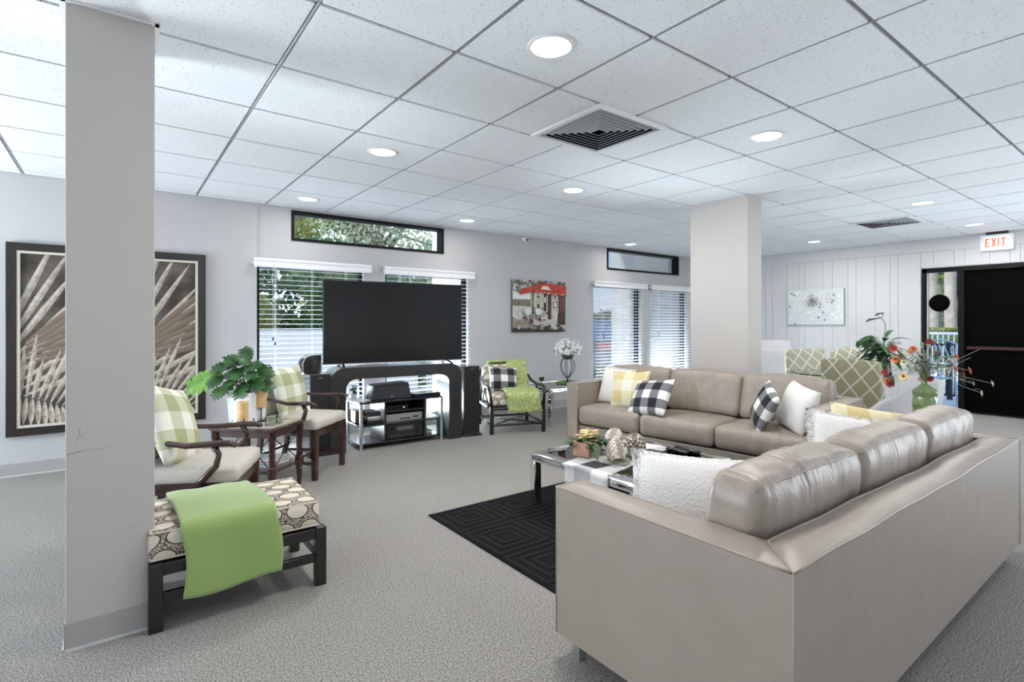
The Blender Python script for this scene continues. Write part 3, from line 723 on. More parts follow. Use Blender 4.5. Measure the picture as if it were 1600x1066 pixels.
# exit sign
t = thing('exit_sign', 'white exit sign with lit red letters over the pool door', 'exit sign', (EX-0.035, 1.743, 2.315))
bm = NB(); box(bm, -0.03, -0.165, -0.105, 0.03, 0.165, 0.105); obj('housing', bm, white_pl, t, bevel=0.003)
bm = NB(); box(bm, -0.02, -0.11, 0.105, 0.02, 0.11, HC-2.315-0.004); obj('ceiling_mount', bm, blackmt, t)
bm = NB(); box(bm, -0.033, -0.125, -0.075, -0.030, 0.125, 0.075); obj('light_panel', bm, mat('exit_panel', (1, 1, 1), 0.5, emit=(1, 0.93, 0.82), estr=0.35), t)
redm = mat('exit_red', (0.8, 0.1, 0.05), 0.5, emit=(0.95, 0.20, 0.10), estr=0.8)
bm = NB()
def letter(bm, c, y, s=0.054, h=0.115, th=0.019):
    # y grows to the left as seen from the room; u runs left to right
    def seg(u0, z0, u1, z1, w_=th): beam(bm, (-0.0345, y-u0, z0), (-0.0345, y-u1, z1), 0.003, w_) if abs(z1-z0) < 1e-6 else beam(bm, (-0.0345, y-u0, z0), (-0.0345, y-u1, z1), 0.003, w_, up=(0, 1, 0))
    a, b = -h/2, h/2
    if c == 'E':
        vbar(0, a, b, y); hbar(0, s*0.9, b-th/2, y); hbar(0, s*0.75, 0, y); hbar(0, s*0.9, a+th/2, y)
    if c == 'I': vbar(0, a, b, y)
    if c == 'T': vbar(s/2-th/2, a, b, y); hbar(0, s, b-th/2, y)
    if c == 'X':
        for q in (1, -1):
            pts = [(0 if q == 1 else s-th, b), (th if q == 1 else s, b), (s if q == 1 else th, a), (s-th if q == 1 else 0, a)]
            f0 = [bm.verts.new((-0.0355, y-u, z)) for u, z in pts]; f1 = [bm.verts.new((-0.0330, y-u, z)) for u, z in pts]
            bm.faces.new(f0); bm.faces.new(f1[::-1])
            for k in range(4): bm.faces.new((f0[k], f0[(k+1) % 4], f1[(k+1) % 4], f1[k]))
def vbar(u, a, b, y, th=0.019): box(bm, -0.0355, y-u-th, a, -0.033, y-u, b)
def hbar(u0, u1, z, y, th=0.019): box(bm, -0.0355, y-u1, z-th/2, -0.033, y-u0, z+th/2)
letter(bm, 'E', 0.115); letter(bm, 'X', 0.055); letter(bm, 'I', -0.010); letter(bm, 'T', -0.042)
obj('lettering', bm, redm, t)

# ------------------------------------------------------------------ pictures
def framed_palm(label, x0, x1, z0, z1, seed):
    t = thing('framed_art', label, 'framed picture', ((x0+x1)/2, WY, z0), 0, 'palm frond pictures on the window wall')
    W = (x1-x0)/2; H = z1-z0
    bm = NB(); f = 0.065
    box(bm, -W, -0.04, 0, -W+f, -0.002, H); box(bm, W-f, -0.04, 0, W, -0.002, H); box(bm, -W+f, -0.04, 0, W-f, -0.002, f); box(bm, -W+f, -0.04, H-f, W-f, -0.002, H)
    obj('frame', bm, mat('frame_espresso', (0.018, 0.013, 0.011), 0.35), t, bevel=0.004)
    bm = NB(); g_ = 0.020; w_ = W-f; b0 = f; b1 = H-f
    box(bm, -w_, -0.034, b0, -w_+g_, -0.004, b1); box(bm, w_-g_, -0.034, b0, w_, -0.004, b1); box(bm, -w_+g_, -0.034, b0, w_-g_, -0.004, b0+g_); box(bm, -w_+g_, -0.034, b1-g_, w_-g_, -0.004, b1)
    obj('inner_frame', bm, mat('frame_cream', (0.62, 0.57, 0.50), 0.5), t)
    bm = NB(); w2 = w_-g_; c0, c1 = b0+g_, b1-g_
    box(bm, -w2, -0.014, c0, w2, -0.010, c1, 0)
    rnd = random.Random(seed); lay = [-0.0142]
    def clip(pts):
        def cl(P, ins, inter):
            out = []
            for i in range(len(P)):
                a, b = P[i-1], P[i]
                if ins(b):
                    if not ins(a): out.append(inter(a, b))
                    out.append(b)
                elif ins(a): out.append(inter(a, b))
            return out
        for ax, lim, sg in ((0, -w2, 1), (0, w2, -1), (1, c0, 1), (1, c1, -1)):
            if not pts: return pts
            def inter(a, b):
                k = (lim-a[ax])/(b[ax]-a[ax]); return (a[0]+(b[0]-a[0])*k, a[1]+(b[1]-a[1])*k)
            pts = cl(pts, lambda p: (p[ax]-lim)*sg >= 0, inter)
        return pts
    def blade(x, z, ang, ln, wd, mi):
        lay[0] -= 0.00004; d = (math.cos(ang), math.sin(ang)); n = (-d[1], d[0])
        L_ = [(0, 0.25), (0.25, 0.8), (0.5, 1.0), (0.75, 0.7), (0.92, 0.3), (1.0, 0.03)]
        for sgn, m2 in ((1, mi), (-1, mi+1)):
            up = [(x+d[0]*ln*a+n[0]*wd/2*b*sgn, z+d[1]*ln*a+n[1]*wd/2*b*sgn) for a, b in L_]
            mid = [(x+d[0]*ln, z+d[1]*ln), (x, z)]
            p = clip(up+mid)
            if len(p) >= 3:
                try: poly(bm, [(q[0], lay[0], q[1]) for q in p], m2)
                except Exception: pass
    # far frond: long blades sweeping from lower left to upper right
    Hh = c1-c0
    for i in range(9):
        k = i/8; blade(-w2-0.10+0.12*k, c0+Hh*(0.50-0.33*k), R(70-46*k)+rnd.uniform(-.03, .03), 0.92+rnd.uniform(-.06, .06)-0.12*k, 0.050, 3)
    for i in range(7):
        blade(-w2+0.03, c0+Hh*(0.36+0.02*i), R(14+5*i), 0.75, 0.05, 5)
    # near frond: leaflets standing up from a drooping stem
    st = [(-w2+2*w2*q, c0+Hh*(0.165-0.14*q**1.3)) for q in [i/12 for i in range(13)]]
    for i, (x, z) in enumerate(st):
        k = i/12
        blade(x, z, R(86-52*k)+rnd.uniform(-.04, .04), 0.42+0.12*math.sin(i*2.1)+0.08*k, 0.038, 1)
        blade(x, z, R(-98+30*k), 0.22, 0.04, 1)
    for i in range(12):
        (xa, za), (xb, zb) = st[i], st[i+1]; lay[0] -= 0.00001
        p = clip([(xa, za-0.004), (xb, zb-0.004), (xb, zb+0.004), (xa, za+0.004)])
        if len(p) > 2: poly(bm, [(q[0], lay[0], q[1]) for q in p], 7)
    for f_ in bm.faces:
        if f_.normal.y > 0: pass
    bmesh.ops.recalc_face_normals(bm, faces=bm.faces)
    obj('canvas', bm, [mat('art_ground', (0.035, 0.026, 0.02), 0.7, col2=(0.12, 0.10, 0.08), vscale=6),
        mat('art_blade_light', (0.36, 0.31, 0.25), 0.7, col2=(0.62, 0.57, 0.49), vscale=30), mat('art_blade_mid', (0.24, 0.20, 0.16), 0.7, col2=(0.46, 0.40, 0.33), vscale=30),
        mat('art_far_light', (0.36, 0.33, 0.27), 0.7, col2=(0.56, 0.52, 0.46), vscale=25), mat('art_far_mid', (0.26, 0.23, 0.18), 0.7, col2=(0.42, 0.38, 0.32), vscale=25),
        mat('art_dim', (0.20, 0.15, 0.11), 0.7), mat('art_dim2', (0.16, 0.12, 0.09), 0.7), mat('art_stem', (0.05, 0.07, 0.06), 0.7)], t)
framed_palm('tall framed palm frond picture showing to the left of the near column', -0.700, -0.085, 0.325, 1.895, 3)
framed_palm('tall framed palm frond picture showing to the right of the near column', 0.075, 0.695, 0.325, 1.895, 5)

def flatpic(bm, y0):
    st = [y0]
    def r(x0, z0, x1, z1, mi, sk=0):
        st[0] -= 0.00015; poly(bm, [(x0, st[0], z0), (x1, st[0], z0), (x1+sk, st[0], z1), (x0+sk, st[0], z1)], mi)
    def e_(x, z, rx, rz, mi, n=12, rot=0):
        st[0] -= 0.00015
        poly(bm, [(x+rx*math.cos(a)*math.cos(rot)-rz*math.sin(a)*math.sin(rot), st[0], z+rx*math.cos(a)*math.sin(rot)+rz*math.sin(a)*math.cos(rot)) for a in [2*PI*k/n for k in range(n)]], mi)
    def p(pts, mi):
        st[0] -= 0.00015; poly(bm, [(x, st[0], z) for x, z in pts], mi)
    return r, e_, p
# cafe canvas
t = thing('canvas_picture', 'square canvas of a street cafe with a red awning', 'canvas picture', (4.86, WY, 1.117))
W, H = 0.49, 0.73
bm = NB(); box(bm, -W, -0.035, 0, W, -0.001, H, 0); r, e_, p = flatpic(bm, -0.0352); rnd = random.Random(12)
r(-W, 0.0, W, H, 1); r(-W, .45, -.18, .60, 2); r(-W, 0.36, W*.2, 0.46, 3)
p([(-W, 0.10), (W, 0.03), (W, 0.34), (-W, 0.37)], 4); p([(-W, 0.0), (W, 0.0), (W, 0.05), (0, 0.08), (-W, 0.21)], 5); p([(-W, 0.0), (W, 0.0), (W, 0.025), (-W, 0.06)], 6)
r(-0.17, .20, .49, .60, 7); r(-0.145, .2, -.12, .58, 6); r(-.05, .33, -.01, .52, 6); r(-.04, .40, -.02, .49, 2); r(.07, .30, .12, .53, 6); r(.08, .42, .105, .5, 2); r(.145, .18, .215, .56, 8); r(0.07, .53, .215, .56, 6)
r(.35, .10, .49, .62, 8); r(.25, .35, .33, .44, 6); r(.265, .36, .315, .43, 2); e_(.285, .52, .02, .045, 9); r(.38, .30, .47, .55, 10); r(.29, .17, .33, .28, 2, .01); r(.325, .10, .345, .27, 6, .01)
for i in range(70): e_(rnd.uniform(-W+.02, W-.02), rnd.uniform(.66, .725), rnd.uniform(.01, .035), rnd.uniform(.006, .02), rnd.choice((3, 9, 6, 9)), 7, rnd.uniform(0, 3))
for i in range(30): e_(rnd.uniform(-W+.01, -.30), rnd.uniform(.56, .72), rnd.uniform(.01, .035), rnd.uniform(.006, .02), rnd.choice((3, 9, 2)), 7, rnd.uniform(0, 3))
p([(-.38, .52), (-.15, .57), (-.15, .65), (-.36, .60)], 11); p([(-.16, .56), (.49, .52), (.49, .68), (.05, .70), (-.12, .66)], 11); p([(-.16, .56), (.49, .52), (.49, .545), (-.16, .585)], 12); p([(.0, .61), (.20, .60), (.13, .66), (.04, .66)], 13)
for i in range(16): r(-.10+i*.036, .555+.01*math.sin(i*1.7)-.0012*i, -.082+i*.036, .572-.0012*i, 13, .006*(-1)**i)
for i in range(60):
    x = rnd.uniform(-.36, .14); z = .16+rnd.uniform(0, .20)*(1 - abs(x+.1)); e_(x, z, rnd.uniform(.008, .03), rnd.uniform(.006, .018), rnd.choice((2, 2, 8, 10, 3, 14)), 7, rnd.uniform(0, 3))
for x in (-.24, -.06): p([(x-.05, .25), (x+.05, .25), (x+.07, .33), (x-.04, .34)], 2); r(x-.045, .17, x-.03, .25, 6); r(x+.03, .17, x+.045, .25, 6)
r(-.21, .12, -.15, .19, 8); 
for i in range(26): x = rnd.uniform(-W+.01, .4); r(x, rnd.uniform(.02, .12), x+rnd.uniform(.03, .09), rnd.uniform(.02, .12)+.004, rnd.choice((4, 5, 6)))
cm = [mat('canvas_edge', (0.10, 0.09, 0.08), 0.7), mat('p1', (0.42, 0.42, 0.38), .7, col2=(0.55, 0.54, 0.48), vscale=15), mat('p2', (0.72, 0.75, 0.75), .7), mat('p3', (0.11, 0.12, 0.09), .7, col2=(0.25, 0.22, 0.14), vscale=30), mat('p4', (0.50, 0.47, 0.42), .7, col2=(0.62, 0.60, 0.56), vscale=20), mat('p5', (0.20, 0.18, 0.15), .7, col2=(0.36, 0.33, 0.28), vscale=20), mat('p6', (0.035, 0.03, 0.03), .7), mat('p7', (0.50, 0.46, 0.37), .7, col2=(0.62, 0.58, 0.48), vscale=20), mat('p8', (0.075, 0.035, 0.03), .7), mat('p9', (0.16, 0.17, 0.12), .7), mat('p10', (0.15, 0.07, 0.05), .7), mat('p11', (0.42, 0.025, 0.02), .7, col2=(0.60, 0.08, 0.05), vscale=14), mat('p12', (0.28, 0.015, 0.015), .7), mat('p13', (0.78, 0.66, 0.55), .7), mat('p14', (0.35, 0.16, 0.07), .7)]
bmesh.ops.recalc_face_normals(bm, faces=bm.faces)
obj('canvas', bm, cm, t)
# white flower canvas on the right wall: local x runs along -Y
t = thing('canvas_picture', 'wide pale canvas of white roses and a dried seed head', 'canvas picture', (EX, 4.030, 1.222)); t.rotation_euler = (0, 0, R(-90))
W, H = 0.445, 0.585
bm = NB(); box(bm, -W, -0.035, 0, W, -0.001, H, 0); r, e_, p = flatpic(bm, -0.0352); rnd = random.Random(5)
r(-W, 0, W, H, 1)
for i in range(80): e_(rnd.uniform(-W+.04, W-.04), rnd.uniform(.03, H-.03), rnd.uniform(.01, .035), rnd.uniform(.01, .03), rnd.choice((1, 2, 3, 3)), 9)
for x, z, q in ((-.27, .30, .085), (-.20, .46, .05), (.20, .37, .08), (.20, .25, .055), (.0, .19, .06), (.12, .49, .055), (-.33, .17, .04), (.28, .12, .05), (-.18, .14, .04), (-.34, .45, .05), (-.08, .10, .04)):
    for k, mi in enumerate((3, 4, 2, 3, 4, 3)):
        e_(x, z, q*(1-k*.16), q*(1-k*.16)*.95, mi, 12, k)
    e_(x, z, q*.12, q*.12, 5, 6)
for i in range(170):
    a = rnd.uniform(0, 6.28); q = rnd.uniform(.01, .11); e_(-.03+q*math.cos(a), .395+q*math.sin(a)*.95, .014, .004, rnd.choice((5, 6, 6, 7)), 5, a)
for x, z in ((.10, .29), (.145, .20), (.175, .08), (.08, .12), (.28, .36), (.31, .48), (-.31, .50), (-.35, .53), (-.39, .31), (-.30, .02), (.30, .39), (.11, .34)):
    e_(x, z, .018, .010, 7, 7, 0.8); e_(x+.012, z-.012, .012, .008, 5, 6, 2)
for i in range(14): e_(.26+rnd.uniform(-.05, .05), .44+rnd.uniform(-.08, .08), .02, .004, 6, 5, 1.2)
fm = [mat('canvas_edge_dark', (0.16, 0.16, 0.16), .7), mat('f1', (0.66, 0.72, 0.73), .7), mat('f2', (0.74, 0.77, 0.79), .7), mat('f3', (0.80, 0.83, 0.84), .7), mat('f4', (0.68, 0.68, 0.72), .7), mat('f5', (0.30, 0.28, 0.27), .7), mat('f6', (0.42, 0.37, 0.32), .7), mat('f7', (0.09, 0.09, 0.09), .7)]
bmesh.ops.recalc_face_normals(bm, faces=bm.faces)
obj('canvas', bm, fm, t)

# ------------------------------------------------------------------ sofas
def make_sofa(label, loc, rz, group='beige leather sofas around the coffee table', seed=0, L=2.39):
    D = 0.86; zb, zt = 0.09, 0.64; A = 0.13; t = thing('leather_sofa', label, 'sofa', (loc[0], loc[1], 0), rz, group)
    hx, hy = L/2, D/2
    def panel(nm, q, long_x, seams):
        # q: footprint corners (front/left first), crowned top, mitred ends
        q = [Vector((x, y)) for x, y in q]
        la = (q[1]-q[0]).length; lb = (q[3]-q[0]).length
        na = max(4, int(la/0.04)); nb_ = max(4, int(lb/0.04)); bm = NB()
        def top(a, b):
            p = (q[0]*(1-a)+q[1]*a)*(1-b)+(q[3]*(1-a)+q[2]*a)*b
            ea = min(1, min(a, 1-a)*la/0.02); eb = min(1, min(b, 1-b)*lb/0.02)
            ac, al = (b, a) if long_x else (a, b)
            cr = 0.013*max(0, math.sin(PI*ac))**0.6*max(0, math.sin(PI*al))**0.12
            wv = noise.noise(Vector((p.x*7+seed, p.y*7, 1)))*0.005*min(ea, eb)
            lx = noise.noise(Vector((p.x*2.6+seed, 3.3, 0)))*0.014 if long_x else 0
            return Vector((p.x, p.y, zt-0.008+cr+wv+lx))
        tg = grid(bm, top, na, nb_)
        edge = [tg[i][0] for i in range(len(tg))] + [tg[-1][j] for j in range(1, len(tg[0]))] + [tg[i][-1] for i in range(len(tg)-2, -1, -1)] + [tg[0][j] for j in range(len(tg[0])-2, 0, -1)]
        bot = [bm.verts.new((v.co.x, v.co.y, zb)) for v in edge]; n = len(edge)
        for i in range(n): bm.faces.new((edge[i], bot[i], bot[(i+1) % n], edge[(i+1) % n]))
        bm.faces.new(bot)
        bmesh.ops.recalc_face_normals(bm, faces=bm.faces)
        edge_co = [v.co.copy() for v in edge]
        o = obj(nm, bm, leather, t, smooth=True, autos=50)
        bm = NB(); tube(bm, edge_co+[edge_co[0]], 0.0040, 6, cap=False)
        for (x, y) in seams: tube(bm, [(x, y, zb), (x, y, zt-0.006)], 0.0028, 6)
        obj('piping', bm, leather, o, smooth=True)
        return o
    e = 0.0012
    panel('armrest', [(-hx, -hy), (-hx+A, -hy), (-hx+A, hy-A-e), (-hx, hy-e)], False, [(-hx, -hy), (-hx+A, -hy)])
    panel('armrest', [(hx-A, -hy), (hx, -hy), (hx, hy-e), (hx-A, hy-A-e)], False, [(hx, -hy), (hx-A, -hy)])
    panel('back_panel', [(-hx+A, hy-A), (hx-A, hy-A), (hx, hy), (-hx, hy)], True, [(-hx, hy), (hx, hy)])
    bm = NB(); box(bm, -hx+A+e, -hy+0.035, zb, hx-A-e, hy-A-e, 0.215); obj('base', bm, leather, t, bevel=0.008)
    sw = (L-2*A-0.008)/3; sd = D-A-0.02
    for k in range(3):
        cx = -hx+A+0.004+sw*(k+0.5)
        bm = boxcushion(sw-0.006, sd, 0.185, 11, 0.014, 0.045, 0.004, seed+k, pucker=0.004)
        c = obj('seat_cushion', bm, soft_leather, t, smooth=True, loc=(cx, -hy+sd/2+0.002, 0.228+0.185/2))
        for q in (-0.12, 0.12):
            bm = NB(); tube(bm, [(q*1.3+0.008*math.sin(j*1.3), -sd/2+0.02+(sd-0.3)*j/8, 0.0925+0.013*(1-(q*1.3/(sw/2))**2)*(1-((j/8*1.3-1))**2)-0.001) for j in range(9)], 0.0018, 5)
            obj('stitching', bm, seam_m, c)
    for k in range(3):
        cx = -hx+A+0.004+sw*(k+0.5)
        bm = boxcushion(sw-0.004, 0.20, 0.385, 16, 0.012, 0.05, 0.005, seed+7+k, fold=0.011)
        tf = 0.03
        for v in bm.verts:   # slumped, fuller at the bottom, thin at the top edge
            kz = (v.co.z+0.19)/0.38; v.co.y = v.co.y*(1.15-0.30*kz); v.co.z += 0.010*math.cos(v.co.x/(sw/2)*1.4) - 0.012
        c = obj('back_cushion', bm, soft_leather, t, smooth=True, loc=(cx, hy-A-0.128, 0.418+0.19), rot=(R(-9), 0, 0))
        bm = NB(); pts = [(x_*sw*0.485, 0.072-0.012*abs(x_)**3, 0.172+0.010*math.cos(x_*1.4)-0.012*abs(x_)**6) for x_ in [q/10-1 for q in range(21)]]
        tube(bm, pts, 0.0032, 5); obj('welt', bm, leather, c, smooth=True)
    for sx in (-1, 1):
        for sy in (-1, 1):
            bm = NB(); cbox(bm, (sx*(hx-0.06), sy*(hy-0.06), zb/2), (0.035, 0.035, zb)); obj('leg', bm, steel, t)
    return t
make_sofa('beige leather sofa in the foreground, seen from behind', (2.545, 1.045), PI, seed=2, L=2.46)
th1 = R(-84)
make_sofa('beige leather three-seat sofa in front of the square column', (4.253, 2.845), th1, seed=5)

# ------------------------------------------------------------------ pillows
def pillow(label, m, W, H, TH, loc, rot, fur=None, group=None, pinch=0.07, name='throw_pillow', seed=1):
    bm = pillow_bm(W, H, TH, 18 if not fur else 14, pinch)
    if fur:
        cnt, L_, wd = fur; add_fur(bm, int(cnt*0.5), L_*1.1, wd*0.95, seed, mi=1, edge_only=True); m = [m, lock_w if m is fur_w else lock_c]
    o = obj(name, bm, m, smooth=True, loc=loc, rot=rot); tag(o, label, 'pillow', group)
    return o
def aim(rz, tilt, roll=0):   # standing pillow: roll about its own face, lean back, then turn
    return (Matrix.Rotation(rz, 3, 'Z') @ Matrix.Rotation(tilt, 3, 'X') @ Matrix.Rotation(roll, 3, 'Y')).to_euler()
# on the far sofa (faces local -y, turned th1)
def on_sofa1(lx, ly, z):
    c, s = math.cos(th1), math.sin(th1); return (4.253+lx*c-ly*s, 2.845+lx*s+ly*c, z)
pillow('cream fluffy pillow against the left arm of the far sofa', fur_c, 0.42, 0.40, 0.15, on_sofa1(-0.85, -0.06, 0.600), aim(th1-R(4), R(-16), R(3)), fur=(5200, 0.022, 0.0022), seed=3)
pillow('yellow and white checked pillow behind the black checked one on the far sofa', check_ye, 0.43, 0.38, 0.13, on_sofa1(-0.62, -0.16, 0.588), aim(th1+R(0), R(-16), R(-4)))
pillow('black and white checked pillow leaning near the left end of the far sofa', check_bw, 0.44, 0.38, 0.14, on_sofa1(-0.31, -0.28, 0.560), aim(th1+R(-10), R(-34), R(-7)))
pillow('fluffy white pillow against the right arm of the far sofa', fur_w, 0.42, 0.37, 0.16, on_sofa1(0.90, -0.16, 0.590), aim(th1-R(42), R(-18), R(8)), fur=(5200, 0.024, 0.0022), seed=4)
pillow('black and white checked pillow leaning on the white one, right end of far sofa', check_bw, 0.35, 0.35, 0.12, on_sofa1(0.70, -0.27, 0.585), aim(th1-R(50), R(-20), R(20)))
# on the near sofa (faces +Y)
pillow('white shaggy pillow in the near corner of the foreground sofa', fur_w, 0.46, 0.34, 0.14, (1.74, 1.19, 0.575), aim(R(-46), R(-24), R(4)), fur=(6500, 0.044, 0.0026), seed=6)
pillow('white furry pillow at the far end of the foreground sofa', fur_w, 0.46, 0.36, 0.14, (3.13, 1.17, 0.578), aim(R(-40), R(-22), R(10)), fur=(6000, 0.022, 0.0022), seed=8)
pillow('pale yellow checked pillow behind the white fur one on the foreground sofa', check_ye, 0.48, 0.38, 0.12, (3.33, 1.11, 0.590), aim(R(-48), R(-20), R(8)))

# ------------------------------------------------------------------ rug
def rug():
    X_0, X_1, Y_0, Y_1 = 1.61, 3.92, 1.48, 3.04
    bm = NB(); box(bm, X_0, Y_0, 0.0, X_1, Y_1, 0.010, 0)
    sq = 0.385; nx = 6; ny = 4; sx = (X_1-X_0)/nx; sy = (Y_1-Y_0)/ny
    for i in range(nx):
        for j in range(ny):
            cx, cy = X_0+sx*(i+.5), Y_0+sy*(j+.5)
            for k in (0.46, 0.32, 0.19):
                a, b = sx*k, sy*k; w_ = 0.016; z0, z1 = 0.008, 0.0145
                w_ = 0.022
                box(bm, cx-a, cy-b, z0, cx+a, cy-b+w_, z1, 1); box(bm, cx-a, cy+b-w_, z0, cx+a, cy+b, z1, 1)
                box(bm, cx-a, cy-b+w_, z0, cx-a+w_, cy+b-w_, z1, 1); box(bm, cx+a-w_, cy-b+w_, z0, cx+a, cy+b-w_, z1, 1)
    o = obj('area_rug', bm, [mat('rug_black', (0.012, 0.012, 0.013), 0.95, bump='noise', bscale=200, bstr=0.6, spec=0.1), mat('rug_raised', (0.021, 0.021, 0.023), 0.95, bump='noise', bscale=200, bstr=0.6, spec=0.1)], bevel=0.004)
    tag(o, 'black area rug with raised concentric squares under the coffee table', 'rug')
rug()

# ------------------------------------------------------------------ chrome tables
def chrome_table(name, label, cat, cx, cy, W, D, H, rim, glass, rz=0, z0=0.0, group=None):
    t = thing(name, label, cat, (cx, cy, z0), rz, group)
    hx, hy = W/2, D/2; r0 = 0.028
    bm = NB(); box(bm, -hx, -hy, H-0.05, -hx+rim, hy, H); box(bm, hx-rim, -hy, H-0.05, hx, hy, H); box(bm, -hx+rim, -hy, H-0.05, hx-rim, -hy+rim, H); box(bm, -hx+rim, hy-rim, H-0.05, hx-rim, hy, H)
    bmesh.ops.remove_doubles(bm, verts=bm.verts, dist=1e-4)
    bm2 = NB()
    # rounded-corner outer ring built as one swept band
    def ring(off, z, rr, n=6):
        pts = []
        for (sx, sy, a0) in ((1, 1, 0), (-1, 1, 90), (-1, -1, 180), (1, -1, 270)):
            ccx, ccy = sx*(hx-rr), sy*(hy-rr)
            for k in range(n+1):
                a = R(a0+90*k/n); pts.append((ccx+(rr-off)*math.cos(a), ccy+(rr-off)*math.sin(a), z))
        return pts
    rows = [ring(0.0, H-0.055, 0.03), ring(0.0, H-0.02, 0.03), ring(0.006, H-0.006, 0.03), ring(0.02, H, 0.03)]
    def rect_in(off, z):
        pts = []
        for (sx, sy) in ((1, 1), (-1, 1), (-1, -1), (1, -1)):
            for k in range(7): pts.append((sx*(hx-off), sy*(hy-off), z))
        return pts
    rows += [rect_in(rim, H), rect_in(rim, H-0.012), rect_in(rim-0.012, H-0.012), rect_in(rim-0.012, H-0.055)]
    V = [[bm2.verts.new(p) for p in r_] for r_ in rows]; n = len(V[0])
    for i in range(len(V)):
        j = (i+1) % len(V)
        for k in range(n):
            try: bm2.faces.new((V[i][k], V[i][(k+1) % n], V[j][(k+1) % n], V[j][k]))
            except Exception: pass
    bmesh.ops.remove_doubles(bm2, verts=bm2.verts, dist=1e-5); bmesh.ops.recalc_face_normals(bm2, faces=bm2.faces)
    bm.free(); obj('frame', bm2, chrome, t, smooth=True, autos=35)
    bm = NB(); box(bm, -hx+rim-0.006, -hy+rim-0.006, H-0.0115, hx-rim+0.006, hy-rim+0.006, H-0.003); obj('glass_top', bm, glass, t)
    lw = 0.058
    for sx in (-1, 1):
        for sy in (-1, 1):
            bm = NB(); cbox(bm, (sx*(hx-lw/2), sy*(hy-lw/2), (H-0.05)/2), (lw, lw, H-0.05)); obj('leg', bm, chrome, t, bevel=0.008)
    return t
ct = chrome_table('coffee_table', 'square chrome coffee table with smoked glass top on the black rug', 'coffee table', 2.735, 2.345, 0.95, 0.93, 0.355, 0.085, smoke_glass, z0=0.010)
CT = 0.365
chrome_table('side_table', 'chrome and glass side table between rattan armchair and far sofa', 'side table', 4.615, 5.09, 0.92, 0.66, 0.46, 0.05, clear_glass)
chrome_table('corner_table', 'chrome and glass corner table between the two leather sofas', 'side table', 4.10, 1.26, 0.60, 0.60, 0.545, 0.05, clear_glass)

# runner on the coffee table
def runner():
    # a band lying diagonally, hanging over the near-left edge
    cx, cy = 2.60, 2.40
    o = Vector((2.255, 2.265)); d = Vector((0.97, 0.24)).normalized(); n = Vector((-d.y, d.x)); Wd = 0.36
    bm = NB()
    def f(a, b):
        s = a*0.98-0.13; q = (b-.5)*Wd
        if s < 0.0:
            x = o.x-0.006; z = CT+0.004+s*0.95; p = Vector((x-0.006*math.sin(b*9), o.y+q+(0.02*s)))
            return Vector((p.x, p.y, z))
        p = o+d*s+n*q; return Vector((p.x, p.y, CT+0.005+0.0015*math.sin(s*30+b*4)))
    slabgrid(bm, lambda a, b: f(a, b), 44, 8, 0.003)
    bmesh.ops.recalc_face_normals(bm, faces=bm.faces)
    tag(obj('table_runner', bm, runner_m, smooth=True), 'black and white banded cloth runner across the chrome coffee table', 'table runner')
runner()
# wooden flower box
def leaf_blade(bm, base, d, up, L, Wd, mi=0, fold=0.25, droop=0.2, n=5):
    d = Vector(d).normalized(); up = Vector(up); s = d.cross(up)
    s = s.normalized() if s.length > 1e-4 else Vector((1, 0, 0)); u = s.cross(d)
    rows = []
    for i in range(n+1):
        k = i/n; w_ = Wd/2*math.sin(PI*min(1, k*0.92+0.06))**0.8; c = Vector(base)+d*L*k+Vector((0, 0, -droop*L*k*k))
        rows.append((bm.verts.new(c-s*w_+u*fold*w_), bm.verts.new(c), bm.verts.new(c+s*w_+u*fold*w_)))
    for i in range(n):
        for q in (0, 1): bm.faces.new((rows[i][q], rows[i+1][q], rows[i+1][q+1], rows[i][q+1])).material_index = mi
t = thing('flower_box', 'small wooden box of yellow flowers on the coffee table runner', 'flower box', (2.50, 2.50, CT+0.010), R(20)); t.scale = (1.3, 1.3, 1.25)
bm = NB(); box(bm, -0.075, -0.045, 0, 0.075, 0.045, 0.075); obj('box', bm, terra, t, bevel=0.004)
rnd = random.Random(3); bm = NB()
for i in range(60):
    a = rnd.uniform(0, 6.28); leaf_blade(bm, (rnd.uniform(-.07, .07), rnd.uniform(-.04, .04), 0.065), (math.cos(a), math.sin(a)*.8, rnd.uniform(-.1, .9)), (0, 0, 1), rnd.uniform(.05, .09), rnd.uniform(.025, .05), 0, droop=.5)
for a in (-2.4, -1.2, -0.5): leaf_blade(bm, (0.05*math.cos(a), -.045, 0.07), (math.cos(a), math.sin(a), -.3), (0, 0, 1), .085, .055, 0, droop=.5)
obj('leaves', bm, mat('box_leaf', (0.035, 0.07, 0.03), 0.45, col2=(0.08, 0.15, 0.05), vscale=30), t, smooth=True)
bm = NB()
for i in range(46):
    x, y = rnd.uniform(-.085, .085), rnd.uniform(-.045, .045); z = 0.105+rnd.uniform(-.01, .015)-1.2*x*x
    for k in range(6):
        a = k*1.047; leaf_blade(bm, (x, y, z), (math.cos(a), math.sin(a), .7), (0, 0, 1), .017, .012, 0, n=2)
obj('flowers', bm, petal_y, t)
